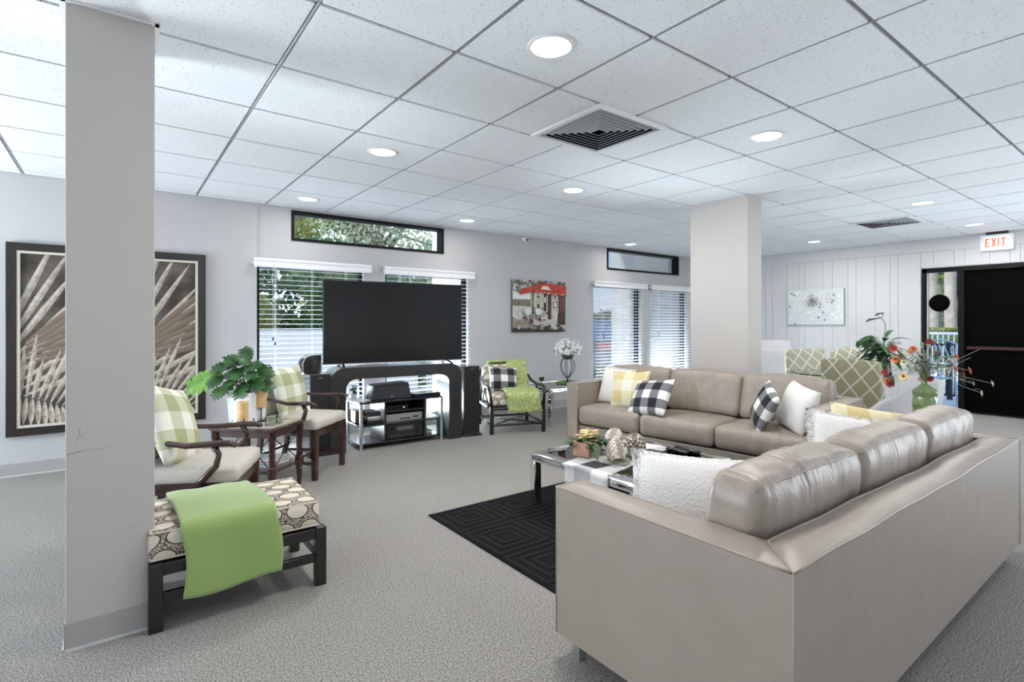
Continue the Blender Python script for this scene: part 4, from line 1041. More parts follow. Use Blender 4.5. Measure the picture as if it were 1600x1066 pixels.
# three carved artichokes on greenery
def artichoke(label, x, y, tilt, az, s=1.0, seed=1):
    t = thing('artichoke_ornament', label, 'ornament', (x, y, CT+0.008), 0, 'pale artichoke ornaments on the coffee table')
    rnd = random.Random(seed); M = Matrix.Translation((0, 0, 0.055*s)) @ Matrix.Rotation(az, 4, 'Z') @ Matrix.Rotation(tilt, 4, 'Y')
    bm = NB(); prof = [(0.012, -0.055), (0.038, -0.045), (0.052, -0.018), (0.050, 0.015), (0.034, 0.048), (0.014, 0.070), (0.004, 0.078)]
    lathe(bm, [(r_*s*0.90, z_*s) for r_, z_ in prof], n=14, M=M, mi=1)
    for lv in range(9):
        z_ = (-0.045+lv*0.0130)*s; r_ = (0.052*math.sin(PI*(0.22+0.70*lv/9))**0.7)*s
        for k in range(9):
            a = 2*PI*(k+0.5*(lv % 2))/9
            b0 = Vector((math.cos(a)*r_*0.93, math.sin(a)*r_*0.93, z_)); out = Vector((math.cos(a), math.sin(a), 0)); tg_ = Vector((-math.sin(a), math.cos(a), 0))
            pts = [b0-tg_*0.017*s, b0+out*0.009*s-tg_*0.013*s+Vector((0, 0, 0.014*s)), b0+out*0.016*s*(1-lv/14)+Vector((0, 0, 0.030*s))-out*0.012*s*(lv/9), b0+out*0.009*s+tg_*0.013*s+Vector((0, 0, 0.016*s)), b0+tg_*0.017*s]
            try: poly(bm, [M @ p_ for p_ in pts], 2 if (lv+k) % 2 else 0)
            except Exception: pass
    obj('husk', bm, [shellm, mat('husk_core', (0.22, 0.17, 0.13), .8), mat('husk_dark', (0.46, 0.38, 0.30), .7)], t)  # petals alternate between two tones so that they read apart
    bm = NB()
    for i in range(120):
        a = rnd.uniform(0, 6.28); q = rnd.uniform(.02, .07)*s
        p0 = Vector((math.cos(a)*q, math.sin(a)*q, 0.004)); d = Vector((math.cos(a+rnd.uniform(-1, 1)), math.sin(a+rnd.uniform(-1, 1)), rnd.uniform(.1, 1.1)))
        for k in range(3):
            leaf_blade(bm, p0+d.normalized()*0.012*k, d+Vector((rnd.uniform(-.8, .8), rnd.uniform(-.8, .8), rnd.uniform(-.3, .5))), (0, 0, 1), rnd.uniform(.018, .035), .006, 0, n=2)
    obj('greenery', bm, leaf_g, t)
artichoke('pale artichoke ornament lying nearest the camera on the coffee table', 2.49, 2.235, R(38), R(60), 1.05, 1)
artichoke('pale artichoke ornament at the back beside the flower box', 2.78, 2.53, R(62), R(20), 1.05, 2)
artichoke('pale artichoke ornament on the right of the group of three', 2.72, 2.27, R(25), R(-170), 1.1, 3)
# dark tray under the front ornament is left open; remotes
def remote(name, label, x, y, rz, L_, W_, h_):
    t = thing(name, label, 'remote control', (x, y, CT+0.001), rz, 'remote controls on the coffee table')
    bm = NB(); box(bm, -W_/2, -L_/2, 0, W_/2, L_/2, h_); obj('case', bm, blackgl, t, bevel=0.006)
    bm = NB()
    for i in range(3):
        for j in range(7): cbox(bm, (-W_*.28+i*W_*.28, -L_*.35+j*L_*.11, h_+.0008), (W_*.17, L_*.06, .002))
    obj('buttons', bm, mat('remote_grey', (0.12, 0.12, 0.13), .5), t)
remote('remote_control', 'long black remote control near the far edge of the coffee table', 3.125, 2.17, R(-8), 0.20, 0.052, 0.022)
remote('remote_control', 'second black remote control beside the long one on the coffee table', 3.06, 2.20, R(-4), 0.17, 0.046, 0.018)
# folded black bag with a white knitted band on the seat of the near sofa
t = thing('folded_bag', 'black folded bag with white knitted band on the foreground sofa seat', 'bag', (2.72, 1.50, 0.428), R(4))
bm = NB(); prism(bm, [(-0.10, 0.0), (0.13, 0.0), (0.135, 0.055), (0.10, 0.075), (0.05, 0.035), (-0.10, 0.03)], -0.09, 0.02); obj('bag_body', bm, mat('black_cloth', (0.012, 0.012, 0.014), .7), t, bevel=0.006)
bm = NB(); box(bm, -0.17, -0.06, 0.0, -0.102, 0.02, 0.030)
for i in range(6): cbox(bm, (-0.16+i*.011, -0.02, 0.031), (.005, .07, .004))
obj('knitted_band', bm, knit, t)

# ------------------------------------------------------------------ carved armchairs
def make_armchair():
    t = thing('wooden_armchair', 'x', 'armchair', (0, 0, 0), 0, 'carved wooden armchairs beside the end table')
    wf, wb, d = 0.255, 0.215, 0.25
    for sx, sy in ((-1, -1), (1, -1)):
        bm = NB(); beam(bm, (sx*(wf-.022), -d+.022, 0), (sx*(wf-.022), -d+.022, 0.40), 0.040, 0.040, 0.048, 0.048)
        obj('leg', bm, darkwood, t, bevel=0.003)
    for sx in (-1, 1):
        bm = NB(); pts = [(sx*(wb-.01), d+.07, 0.0), (sx*(wb-.015), d+.02, 0.20), (sx*(wb-.02), d-.005, 0.42)]
        for a, b in zip(pts[:-1], pts[1:]): beam(bm, a, b, .036, .036)
        obj('leg', bm, darkwood, t, bevel=0.003)
    bm = NB(); 
    P = [(-wf, -d), (wf, -d), (wb, d), (-wb, d)]
    for (a, b) in zip(P, P[1:]+P[:1]):
        beam(bm, (a[0]*.96, a[1]*.96, .375), (b[0]*.96, b[1]*.96, .375), .024, .058)
    obj('seat_frame', bm, darkwood, t, bevel=0.002)
    bm = NB()
    for sx in (-1, 1): beam(bm, (sx*(wf-.022), -d+.022, .13), (sx*(wb-.013), d+.03, .13), .020, .026)
    beam(bm, (-wf+.05, 0, .13), (wf-.05, 0, .13), .020, .026); beam(bm, (-wb, d+.03, .17), (wb, d+.03, .17), .018, .022)
    obj('stretcher', bm, darkwood, t, bevel=0.002)
    bm = boxcushion(1.0, 1.0, 0.085, 8, 0.028, 0.03, 0.003, 3)
    for v in bm.verts:
        k = v.co.y+.5; v.co.x *= (2*(wf+.008))*(1-k)+(2*wb)*k; v.co.y *= 2*d+.012
    obj('seat_cushion', bm, ivory, t, smooth=True, loc=(0, -0.004, 0.437))
    # arms: curved support and rest with a rolled hand
    for sx in (-1, 1):
        bm = NB(); tube(bm, [(sx*(wf-.005), -d+.20, .375), (sx*(wf+.012), -d+.15, .43), (sx*(wf+.030), -d+.085, .50), (sx*(wf+.022), -d+.075, .555), (sx*(wf+.016), -d+.10, .600)], [.022, .021, .019, .017, .018], 8, flat=.9)
        obj('arm_support', bm, darkwood, t, smooth=True)
        bm = NB(); tube(bm, [(sx*(wb-.02), d+.02, .640), (sx*(wb+.015), d-.15, .618), (sx*(wf+.018), -.02, .606), (sx*(wf+.022), -d+.08, .612), (sx*(wf+.022), -d+.025, .612), (sx*(wf+.020), -d-.005, .600)], [.016, .019, .021, .022, .024, .017], 8, flat=.75)
        for q in (-.010, 0, .010): ball(bm, (sx*(wf+.021)+q, -d-.002, .602), .013, 8)
        obj('arm_rest', bm, darkwood, t, smooth=True)
    # upholstered back and carved rail
    lean = lambda z: d-.005+(z-.45)*0.22
    def outline(k):   # k 0..1 from lower left over the crest to lower right
        zs = []
        x = -wb-.005+(2*wb+.01)*k
        return x
    top = lambda x: 0.815+0.035*math.cos(x/(wb)*PI*0.5)**2+0.016*math.cos(x/(wb)*PI*3)
    bm = NB(); nu, nv = 20, 12
    def back(a, b, s_):
        x = (a*2-1)*(wb-.012); z = .475+(top(x)-.03-.475)*b; th = .034*(1-abs(a*2-1)**3)**.5*(1-abs(b*2-1)**3)**.5
        return Vector((x, lean(z)-.01+s_*th, z))
    for s_ in (-1, 1): grid(bm, lambda a, b: back(a, b, s_), nu, nv)
    bmesh.ops.remove_doubles(bm, verts=bm.verts, dist=.0006); bmesh.ops.recalc_face_normals(bm, faces=bm.faces)
    obj('backrest', bm, ivory, t, smooth=True)
    bm = NB(); xs_ = [-wb+2*wb*k/24 for k in range(25)]
    path = [(-wb-.0, lean(.42), .42), (-wb-.004, lean(.6), .6), (-wb-.004, lean(.76), .76)]+[(x, lean(top(x)), top(x)-.006+.0) for x in xs_]+[(wb+.004, lean(.76), .76), (wb+.004, lean(.6), .6), (wb, lean(.42), .42)]
    tube(bm, path, .0135, 8); tube(bm, [(-wb, lean(.47), .465), (wb, lean(.47), .465)], .012, 8)
    obj('back_frame', bm, darkwood, t, smooth=True)
    return t
ch = make_armchair(); ch['label'] = 'carved wooden armchair next to the near column, behind the ottoman'
ch.location = (0.385, 3.445, 0); ch.rotation_euler.z = R(66)
ch2 = copy_tree(ch); ch2['label'] = 'carved wooden armchair in front of the left tower speaker'
ch2.location = (1.265, 4.595, 0); ch2.rotation_euler.z = R(45)
pillow('green and white checked pillow on the armchair next to the near column', check_gr, 0.46, 0.46, 0.14, (0.265, 3.475, 0.675), aim(R(66), R(-19), R(14)), pinch=.05)
pillow('green and beige checked pillow on the armchair by the tower speaker', check_gr, 0.43, 0.43, 0.13, (1.185, 4.690, 0.668), aim(R(45), R(-13), R(0)), pinch=.05)

# ------------------------------------------------------------------ ottoman with throw
t = thing('ottoman', 'black framed ottoman with medallion cushion beside the near column', 'ottoman', (0.455, 2.79, 0))
W, D = 0.70, 0.50; hx, hy = W/2, D/2
for sx in (-1, 1):
    for sy in (-1, 1):
        bm = NB(); box(bm, sx*(hx-.025)-.025, sy*(hy-.022)-.022, 0, sx*(hx-.025)+.025, sy*(hy-.022)+.022, .275); obj('leg', bm, blackwood, t, bevel=.004)
bm = NB(); box(bm, -hx+.05, -hy+.004, .222, hx-.05, -hy+.036, .272); box(bm, -hx+.05, hy-.036, .222, hx-.05, hy-.004, .272); box(bm, -hx+.004, -hy+.044, .222, -hx+.046, hy-.044, .272); box(bm, hx-.046, -hy+.044, .222, hx-.004, hy-.044, .272)
box(bm, -hx+.046, -hy+.036, .255, hx-.046, hy-.036, .268); obj('seat_frame', bm, blackwood, t, bevel=.003)
bm = NB(); box(bm, -hx+.05, -hy+.010, .112, hx-.05, -hy+.034, .150); box(bm, -hx+.05, hy-.034, .112, hx-.05, hy-.010, .150); box(bm, -hx+.010, -hy+.044, .112, -hx+.034, hy-.044, .150); box(bm, hx-.034, -hy+.044, .112, hx-.010, hy-.044, .150)
obj('stretcher', bm, blackwood, t, bevel=.003)
bm = boxcushion(W-.03, D-.015, .125, 10, .012, .028, .003, 4)
c = obj('cushion', bm, medal, t, smooth=True, loc=(-.012, 0, .342))
bm = NB(); cw, cd = (W-.03)/2-.006, (D-.015)/2-.006
for zz in (.054, -.054): tube(bm, [(-cw, -cd, zz), (cw, -cd, zz), (cw, cd, zz), (-cw, cd, zz), (-cw, -cd, zz)], .004, 6)
obj('piping', bm, mat('cream_piping', (.72, .66, .55), .8), c, smooth=True)
def draped(label, name, m, f, nu, nv, th, cat, grp=None, fur=None, seed=1):
    bm = NB(); slabgrid(bm, f, nu, nv, th); bmesh.ops.recalc_face_normals(bm, faces=bm.faces)
    if fur: add_fur(bm, fur[0], fur[1], fur[2], seed)
    o = obj(name, bm, m, smooth=True); tag(o, label, cat, grp); return o
def ott_throw(a, b):
    # a across (left to right), b from back edge to hanging hem
    y_f = 2.79-.25; ztop = .421; s = b*(0.44+0.315+0.012*math.sin(a*5)) ; ybk = 2.79+.21
    xl = 0.195+0.03*b*0; w_ = .375
    x = 0.195+.03*b+a*(.348+.025*b)
    flat = ybk-(y_f-.004)
    z = ztop+.008*math.sin(PI*min(1, s/flat))+.003*math.sin(a*12+b*7)
    if s < flat-.03: y = ybk-s; return Vector((x, y, z))
    q = s-(flat-.03); rr = .045
    if q < rr*PI/2:
        an = q/rr; return Vector((x, y_f+.026-rr*math.sin(an)*1.0, ztop-rr+rr*math.cos(an)+.002))
    q -= rr*PI/2
    return Vector((x+.012*math.sin(q*14), y_f+.026-rr-.006*math.sin(a*7+1)*min(1, q*8)-.012*q, ztop-rr-q))
draped('soft lime green fleece throw folded over the ottoman', 'throw_blanket', fleece, ott_throw, 28, 44, .012, 'throw blanket')

# ------------------------------------------------------------------ end table with plants, candles, magazines
et = thing('end_table', 'square wooden end table with magazines on its shelf, between the carved armchairs', 'end table', (0.8575, 4.277, 0), R(45))
W, D, H = .426, .505, .500; hx, hy = W/2, D/2
bm = NB(); box(bm, -hx, -hy, H-.022, hx, hy, H-.003); box(bm, -hx+.012, -hy+.012, H-.034, hx-.012, hy-.012, H-.022); obj('table_top', bm, darkwood, et, bevel=.004)
bm = NB(); box(bm, -hx+.035, -hy+.035, H-.0035, hx-.035, hy-.035, H); obj('top_inlay', bm, mat('limed_inlay', (.50, .46, .40), .25, var=.1, vscale=9, coat=.3), et)
bm = NB(); box(bm, -hx+.03, -hy+.03, H-.075, hx-.03, -hy+.045, H-.034); box(bm, -hx+.03, hy-.045, H-.075, hx-.03, hy-.03, H-.034); box(bm, -hx+.03, -hy+.045, H-.075, -hx+.045, hy-.045, H-.034); box(bm, hx-.045, -hy+.045, H-.075, hx-.03, hy-.045, H-.034)
obj('apron', bm, darkwood, et)
for sx in (-1, 1):
    for sy in (-1, 1):
        bm = NB(); lathe(bm, [(.013, 0), (.022, .12), (.027, .125), (.022, .135), (.030, .15), (.033, .16), (.033, .215), (.024, .225), (.022, .26), (.024, .41), (.030, .42), (.030, .466)], (sx*(hx-.035), sy*(hy-.035), 0), 10); obj('leg', bm, darkwood, et)
bm = NB(); box(bm, -hx+.02, -hy+.02, .175, hx-.02, hy-.02, .195); obj('shelf', bm, darkwood, et, bevel=.003)
bm = NB()
for y_ in (-1, 1):
    for a, b in (((-hx+.06, .21), (hx-.06, .42)), ((-hx+.06, .42), (hx-.06, .21))): tube(bm, [(a[0], y_*(hy-.035), a[1]), (b[0], y_*(hy-.035), b[1])], .004, 6)
    tube(bm, [(-.0, y_*(hy-.035), .30), (.0, y_*(hy-.035), .33)], .012, 8)
for x_ in (-1,):
    for a, b in (((-hy+.06, .21), (0, .42)), ((-hy+.06, .42), (0, .21)), ((0, .21), (hy-.06, .42)), ((0, .42), (hy-.06, .21))): tube(bm, [(x_*(hx-.035), a[0], a[1]), (x_*(hx-.035), b[0], b[1])], .004, 6)
obj('cross_braces', bm, wire_m, et)
def et_at(lx, ly, z): c, s = math.cos(R(45)), math.sin(R(45)); return (0.8575+lx*c-ly*s, 4.277+lx*s+ly*c, z)
cols = [(.70, .70, .68), (.10, .12, .16), (.62, .60, .56), (.32, .10, .08), (.78, .78, .76)]
for i, cc in enumerate(cols):
    bm = NB(); box(bm, -.105, -.14, 0, .105, .14, .007)
    m = thing('magazine', ('lowest magazine', 'second magazine from the bottom', 'middle magazine', 'second magazine from the top', 'topmost magazine')[i]+' of the stack on the end table shelf', 'magazine', et_at(.03+.008*(i % 2), -.02, .1955+i*.0085), R(45+i*5-8), 'magazines on the end table shelf')
    obj('cover', bm, mat('magazine_cover_%d' % i, cc, .35), m)
    bm = NB(); box(bm, -.102, -.1415, .0012, .1065, .137, .0058); obj('pages', bm, paper, m)
# planter with split leaf plant
t = thing('potted_plant', 'split-leaf green plant in a white square pot on the end table', 'potted plant', (.800, 4.400, .5005), R(38))
bm = NB()
rows = [(.0, .088), (.225, .100)]
for (z0, a0), (z1, a1) in zip(rows[:-1], rows[1:]):
    V0 = [bm.verts.new((x*a0, y*a0, z0)) for x, y in ((-1, -1), (1, -1), (1, 1), (-1, 1))]; V1 = [bm.verts.new((x*a1, y*a1, z1)) for x, y in ((-1, -1), (1, -1), (1, 1), (-1, 1))]
    V2 = [bm.verts.new((x*(a1-.01), y*(a1-.01), z1)) for x, y in ((-1, -1), (1, -1), (1, 1), (-1, 1))]; V3 = [bm.verts.new((x*(a1-.012), y*(a1-.012), z1-.03)) for x, y in ((-1, -1), (1, -1), (1, 1), (-1, 1))]
    for A, B in ((V0, V1), (V1, V2), (V2, V3)):
        for k in range(4): bm.faces.new((A[k], A[(k+1) % 4], B[(k+1) % 4], B[k]))
    bm.faces.new(V0[::-1]); bm.faces.new(V3)
obj('pot', bm, whitepot, t, bevel=.006)
def monstera(bm, base, tip_dir, nrm, L_, Wd, mi=0, lobes=6, seed=0):
    """flat heart leaf cut into fingers, built half by half"""
    d = Vector(tip_dir).normalized(); n = Vector(nrm); s = d.cross(n).normalized(); n = s.cross(d).normalized(); base = Vector(base)
    def P(u, v): # u along, v across
        return base + d*u*L_ + s*v*Wd + n*(-0.16*L_*(u-.35)**2*2.0 - 0.22*Wd*v*v)
    wid = lambda u: .5*math.sin(PI*min(1, max(0, (u+.10)/1.14)))**.62
    K = lobes*2+2
    prevm = None
    for sg in (-1, 1):
        for i in range(lobes):
            u0 = -.06+1.02*i/lobes; u1 = -.06+1.02*(i+.72)/lobes; um = (u0+u1)/2; sw = .16*(1-i/lobes*0.2)
            wv = wid(um); gap = .16
            in0, in1 = max(0, u0-.0), u1+(.30/lobes)
            a = [P(in0, 0), P(in0+sw*.35, sg*wv*.45), P(u0+sw*.8, sg*wv*.88), P(um+sw, sg*wv), P(u1+sw*.85, sg*wv*.80), P(in1+sw*.35, sg*wv*.42), P(min(1, in1), 0)]
            vs = [bm.verts.new(q) for q in a]
            for k in range(1, len(vs)-1):
                if k == 0: continue
            for tri in ((0, 1, 5, 6), (1, 2, 4, 5), (2, 3, 4)):
                f = bm.faces.new([vs[q] for q in (tri if sg > 0 else tri[::-1])]); f.material_index = mi
    tube(bm, [P(0, 0)+n*.0006, P(.5, 0)+n*.001, P(.98, 0)+n*.0006], .0014, 4, mi)
rnd = random.Random(21)
bm_s = NB(); leaves = []
spec = [(-.225, -.06, .325, 'L', .27), (-.12, -.02, .42, 'D', .15), (-.03, -.02, .47, 'D', .14), (.09, -.02, .43, 'L', .15), (.02, .05, .50, 'D', .13), (-.06, -.08, .27, 'D', .14), (.05, -.10, .26, 'D', .15), (.14, -.06, .30, 'D', .14), (.17, .02, .37, 'D', .13), (-.14, -.08, .32, 'D', .13), (.0, -.07, .38, 'D', .15), (.10, .08, .42, 'D', .13), (-.08, .08, .43, 'D', .13), (.20, -.02, .28, 'D', .12), (-.10, -.1, .24, 'D', .12), (.06, -.04, .46, 'D', .12), (-.17, .03, .40, 'D', .13), (.12, -.09, .37, 'D', .12), (-.02, -.12, .31, 'D', .13)]
for i, (x, y, z, k, s_) in enumerate(spec):
    x -= .050
    # screen-ish left/right offsets are along world direction of the room's window wall, pot is turned
    c, s = math.cos(R(-38-37)), math.sin(R(-38-37))
    px, py = x*c-y*s, x*s+y*c
    c, s = math.cos(R(38)), math.sin(R(38))
    out = Vector((x*1.0, y, (z-.34)*.8)); 
    # local axes: world right-of-view vector = (0.80,-0.60)
    wr = Vector((.80, -.60, 0)); wfw = Vector((.60, .80, 0)); wp = wr*x+wfw*y
    loc_ = Matrix.Rotation(R(-38), 4, 'Z') @ Vector((wp.x, wp.y, z)); 
    dirw = (wr*(x+rnd.uniform(-.05, .05))+wfw*(y-.04)+Vector((0, 0, (z-.36)*.7-.06))).normalized(); dl = Matrix.Rotation(R(-38), 4, 'Z') @ dirw
    nr = Matrix.Rotation(R(-38), 4, 'Z') @ (Vector((0, 0, 1))-wfw*.75+wr*rnd.uniform(-.5, .5))
    base = loc_-dl*s_*.45
    bm = NB(); monstera(bm, base, dl, nr, s_, s_*.95, 0, 6, i)
    obj('leaf', bm, leaf_l if k == 'L' and x < -.2 else leaf_d, t)
    tube(bm_s, [(0, 0, .18), (loc_.x*.3, loc_.y*.3, .18+(z-.18)*.6), base], .0028, 5)
bm = NB(); rnd = random.Random(9)
for i in range(330):
    a = rnd.gauss(0, 1); wp = wr*rnd.gauss(-.03, .070)+wfw*rnd.gauss(0, .05); z = rnd.gauss(.35, .06)
    p = Matrix.Rotation(R(-38), 4, 'Z') @ Vector((wp.x, wp.y, max(.24, z)))
    leaf_blade(bm, p, (rnd.uniform(-1, 1), rnd.uniform(-1, 1), rnd.uniform(-.4, .8)), (0, 0, 1), rnd.uniform(.025, .05), rnd.uniform(.015, .032), 0, n=3)
f_ = obj('small_leaves', bm, [leaf_d], t); f_['kind'] = 'stuff'
obj('stems', bm_s, mat('stem_green', (.14, .22, .07), .6), t)
# candles on spiked iron stands in a ring of greenery
def candle(label, lx, ly, zc, h_, r_):
    p = et_at(lx, ly, .5005); t = thing('candle_stand', label, 'candle', p, 0, 'gold candles on iron spikes')
    bm = NB(); tube(bm, [(0, 0, .004), (0, 0, zc)], .004, 6); lathe(bm, [(.03, 0), (.03, .004), (.006, .006)], n=16); lathe(bm, [(.010, zc-.006), (r_*.8, zc), (r_*.8, zc+.003)], n=16)
    obj('stand', bm, wire_m, t)
    bm = NB(); lathe(bm, [(r_, zc+.003), (r_, zc+.003+h_), (r_*.85, zc+.003+h_+.001), (r_*.7, zc+h_-.002)], n=24); obj('candle', bm, gold_w, t, smooth=True, autos=40)
    bm = NB(); tube(bm, [(0, 0, zc+h_-.002), (.001, 0, zc+h_+.012)], .0012, 5); obj('wick', bm, blackmt, t)
candle('gold pillar candle in front of the white pot on the end table', -.095, .065, .030, .135, .036)
candle('gold pillar candle on the taller spike, right side of the end table', .055, .02, .105, .140, .038)
t = thing('greenery_wreath', 'ring of small green leaves with iron spikes around the candles', 'wreath', et_at(-.02, -.02, .5005))
bm = NB(); rnd = random.Random(2)
for i in range(420):
    a = rnd.uniform(0, 6.28); q = .135+rnd.gauss(0, .02); p0 = (math.cos(a)*q*1.02, math.sin(a)*q*.95, rnd.uniform(.003, .022))
    leaf_blade(bm, p0, (rnd.uniform(-1, 1), rnd.uniform(-1, 1), rnd.uniform(-.1, .7)), (0, 0, 1), rnd.uniform(.014, .03), .010, 0, n=2)
o = obj('leaves', bm, mat('wreath_leaf', (.16, .22, .13), .7, col2=(.36, .42, .30), vscale=30), t); o['kind'] = 'stuff'
for a in (3.6, 4.2, 4.8, 5.5, 0.2):
    bm = NB(); tube(bm, [(math.cos(a)*.13, math.sin(a)*.13, .0), (math.cos(a)*.13, math.sin(a)*.13, .06)], .0035, 6); lathe(bm, [(.007, .05), (.007, .054)], (math.cos(a)*.13, math.sin(a)*.13, 0), 8); obj('spike', bm, wire_m, t)

# ------------------------------------------------------------------ television corner
t = thing('television', 'large flat black television on the arched black stand', 'television', (2.312, 5.045, .838), R(-6.5))
W, H = .728, .822
bm = NB(); box(bm, -W, -.012, 0, W, .022, H); box(bm, -W*.7, .022, .08, W*.7, .06, H*.6); obj('case', bm, blackgl, t, bevel=.004)
bm = NB(); box(bm, -W+.008, -.0135, .018, W-.008, -.0115, H-.008); obj('screen', bm, tv_scr, t)
bm = NB(); box(bm, -W, -.0145, .0, W, -.012, .010); obj('lower_bezel', bm, steel, t)
for sx in (-1, 1):
    bm = NB(); beam(bm, (sx*.54, .0, .02), (sx*.56, -.13, -.0205), .022, .008); beam(bm, (sx*.54, .0, .02), (sx*.56, .13, -.0205), .022, .008); obj('foot', bm, blackmt, t)

def arch_pts(w, h, r, n=8, drop=0):
    pts = [(-w, drop)]
    for k in range(n+1): a = PI-PI/2*k/n; pts.append((-w+r+r*math.cos(a), h-r+r*math.sin(a)))
    for k in range(n+1): a = PI/2-PI/2*k/n; pts.append((w-r+r*math.cos(a), h-r+r*math.sin(a)))
    pts.append((w, drop)); return pts
t = thing('television_stand', 'black arched television stand with rounded shoulders', 'stand', (2.325, 5.115, 0), R(-4))
bm = NB(); ou = arch_pts(.695, .812, .14, 10); inn = arch_pts(.545, .700, .10, 10); n = len(ou)
for y_ in (-.155, .155): pass
O0 = [bm.verts.new((x, -.155, z)) for x, z in ou]; O1 = [bm.verts.new((x, .155, z)) for x, z in ou]; I0 = [bm.verts.new((x, -.155, z)) for x, z in inn]; I1 = [bm.verts.new((x, .155, z)) for x, z in inn]
for k in range(n-1):
    bm.faces.new((O0[k], O0[k+1], O1[k+1], O1[k])); bm.faces.new((I0[k+1], I0[k], I1[k], I1[k+1])); bm.faces.new((O0[k+1], O0[k], I0[k], I0[k+1])); bm.faces.new((O1[k], O1[k+1], I1[k+1], I1[k]))
bm.faces.new((O0[0], O1[0], I1[0], I0[0])); bm.faces.new((O0[-1], I0[-1], I1[-1], O1[-1])); bmesh.ops.recalc_face_normals(bm, faces=bm.faces)
obj('arch_body', bm, mat('stand_black', (.020, .020, .021), .28, coat=.3), t, smooth=True, autos=35)
# leaning glass sheet by the right leg
bm = NB(); Mz = Matrix.Translation((2.86, 4.93, 0.004)) @ Matrix.Rotation(R(-62), 4, 'Z')
prism(bm, [(-.16, .0), (.0, .0), (-.0, .02), (-.16, .53)], -.004, .004, 0, Mz)
tag(obj('glass_panel', bm, mat('green_edge_glass', (.25, .50, .48), .05, trans=.0, coat=.5) if False else glass_mat('green_glass', (.55, .78, .76), 2.0)), 'greenish triangular glass sheet standing at the right side of the media rack', 'glass panel')

rk = thing('media_rack', 'black media rack with silver posts inside the arched stand', 'media rack', (2.355, 5.185, 0), R(-1.5))
hx, hy = .455, .20
for z_, nm in ((.055, 'shelf'), (.232, 'shelf'), (.458, 'shelf')):
    bm = NB(); box(bm, -hx, -hy, z_-.012, hx-.0, hy, z_+.006); obj(nm, bm, blackgl, rk, bevel=.004)
for x_ in (-hx+.018, hx-.018):
    for y_ in (-hy+.002, hy-.02):
        bm = NB(); tube(bm, [(x_, y_-.012 if y_ < 0 else y_, .0), (x_, y_-.012 if y_ < 0 else y_, .45)], .0165, 14); obj('post', bm, steel, rk, smooth=True, autos=50)
bm = NB(); box(bm, -.195, -hy+.01, .062, -.177, hy-.01, .446); box(bm, .245, -hy+.01, .062, .263, hy-.01, .446); box(bm, -.177, hy-.02, .062, .245, hy-.01, .446); obj('centre_cabinet', bm, blackmt, rk)
bm = NB(); box(bm, -.177, -hy+.02, .340, .245, hy-.02, .350); obj('cabinet_shelf', bm, blackmt, rk)
def rkp(x, y, z): c, s = math.cos(R(-1.5)), math.sin(R(-1.5)); return (2.355+x*c-y*s, 5.185+x*s+y*c, z)
t = thing('centre_speaker', 'dark grey wedge-shaped centre speaker on top of the media rack', 'speaker', rkp(-.085, -.03, .4645), R(-4))
bm = NB(); prism(bm, [(-.215, 0), (.215, 0), (.18, .165), (-.19, .150)], -.11, .10); obj('speaker_body', bm, mat('speaker_grille', (.032, .034, .038), .7, bump='voronoi', bscale=300, bstr=.4), t, bevel=.012)
bm = NB(); box(bm, -.012, -.1125, .030, .012, -.1105, .038); obj('badge', bm, steel, t)
t = thing('dvd_player', 'slim silver disc player on the middle shelf of the media rack', 'disc player', rkp(.034, -.03, .2395), R(-1.5))
bm = NB(); box(bm, -.198, -.14, 0, .198, .13, .075); obj('case', bm, mat('player_silver', (.36, .36, .37), .35, metal=.6), t, bevel=.003)
bm = NB(); box(bm, -.05, -.1425, .018, .06, -.139, .030); box(bm, .09, -.1425, .028, .15, -.139, .042); obj('display', bm, blackgl, t)
bm = NB()
for x_ in (-.18, .175): lathe(bm, [(.006, 0), (.006, .004)], n=12, M=Matrix.Translation((x_, -.14, .02)) @ Matrix.Rotation(R(90), 4, 'X'))
obj('knobs', bm, steel, t)
t = thing('cable_box', 'small flat black box above the silver disc player', 'cable box', rkp(-.03, -.02, .3515), R(-1.5))
bm = NB(); box(bm, -.13, -.12, 0, .12, .10, .045); obj('case', bm, blackgl, t, bevel=.003)
bm = NB(); box(bm, .06, -.1215, .018, .075, -.1195, .028); obj('indicator', bm, mat('indicator_white', (.8, .8, .8), .5, emit=(.8, .85, 1), estr=.8), t)
t = thing('av_receiver', 'black audio receiver on the bottom shelf of the media rack', 'receiver', rkp(.034, -.03, .0625), R(-1.5))
bm = NB(); box(bm, -.198, -.15, .008, .198, .13, .155); obj('case', bm, mat('receiver_black', (.016, .016, .017), .4), t, bevel=.003)
for x_, z_, r_ in ((-.13, .11, .018), (.15, .105, .024), (.15, .045, .014)):
    bm = NB(); lathe(bm, [(r_, 0), (r_, .014), (r_*.85, .018)], n=20, M=Matrix.Translation((x_, -.15, z_)) @ Matrix.Rotation(R(90), 4, 'X')); obj('knob', bm, blackgl, t, smooth=True, autos=40)
bm = NB()
for k in range(9): box(bm, -.16+k*.030, -.1525, .035, -.142+k*.030, -.149, .041, 0)
box(bm, -.09, -.1522, .085, .09, -.149, .125, 0); obj('buttons', bm, mat('panel_grey', (.10, .10, .11), .3), t)
def deckbox(label, x, y, z, w_, d_, h_, m, rz=-1.5, name='storage_box', cat='box'):
    bm = NB(); box(bm, -w_/2, -d_/2, 0, w_/2, d_/2, h_); o = obj(name, bm, m, loc=rkp(x, y, z), rot=(0, 0, R(rz)), bevel=.003); tag(o, label, cat); return o
deckbox('brown wooden box on the left end of the middle rack shelf', -.375, .09, .2395, .10, .18, .115, mat('box_brown', (.12, .06, .035), .5))
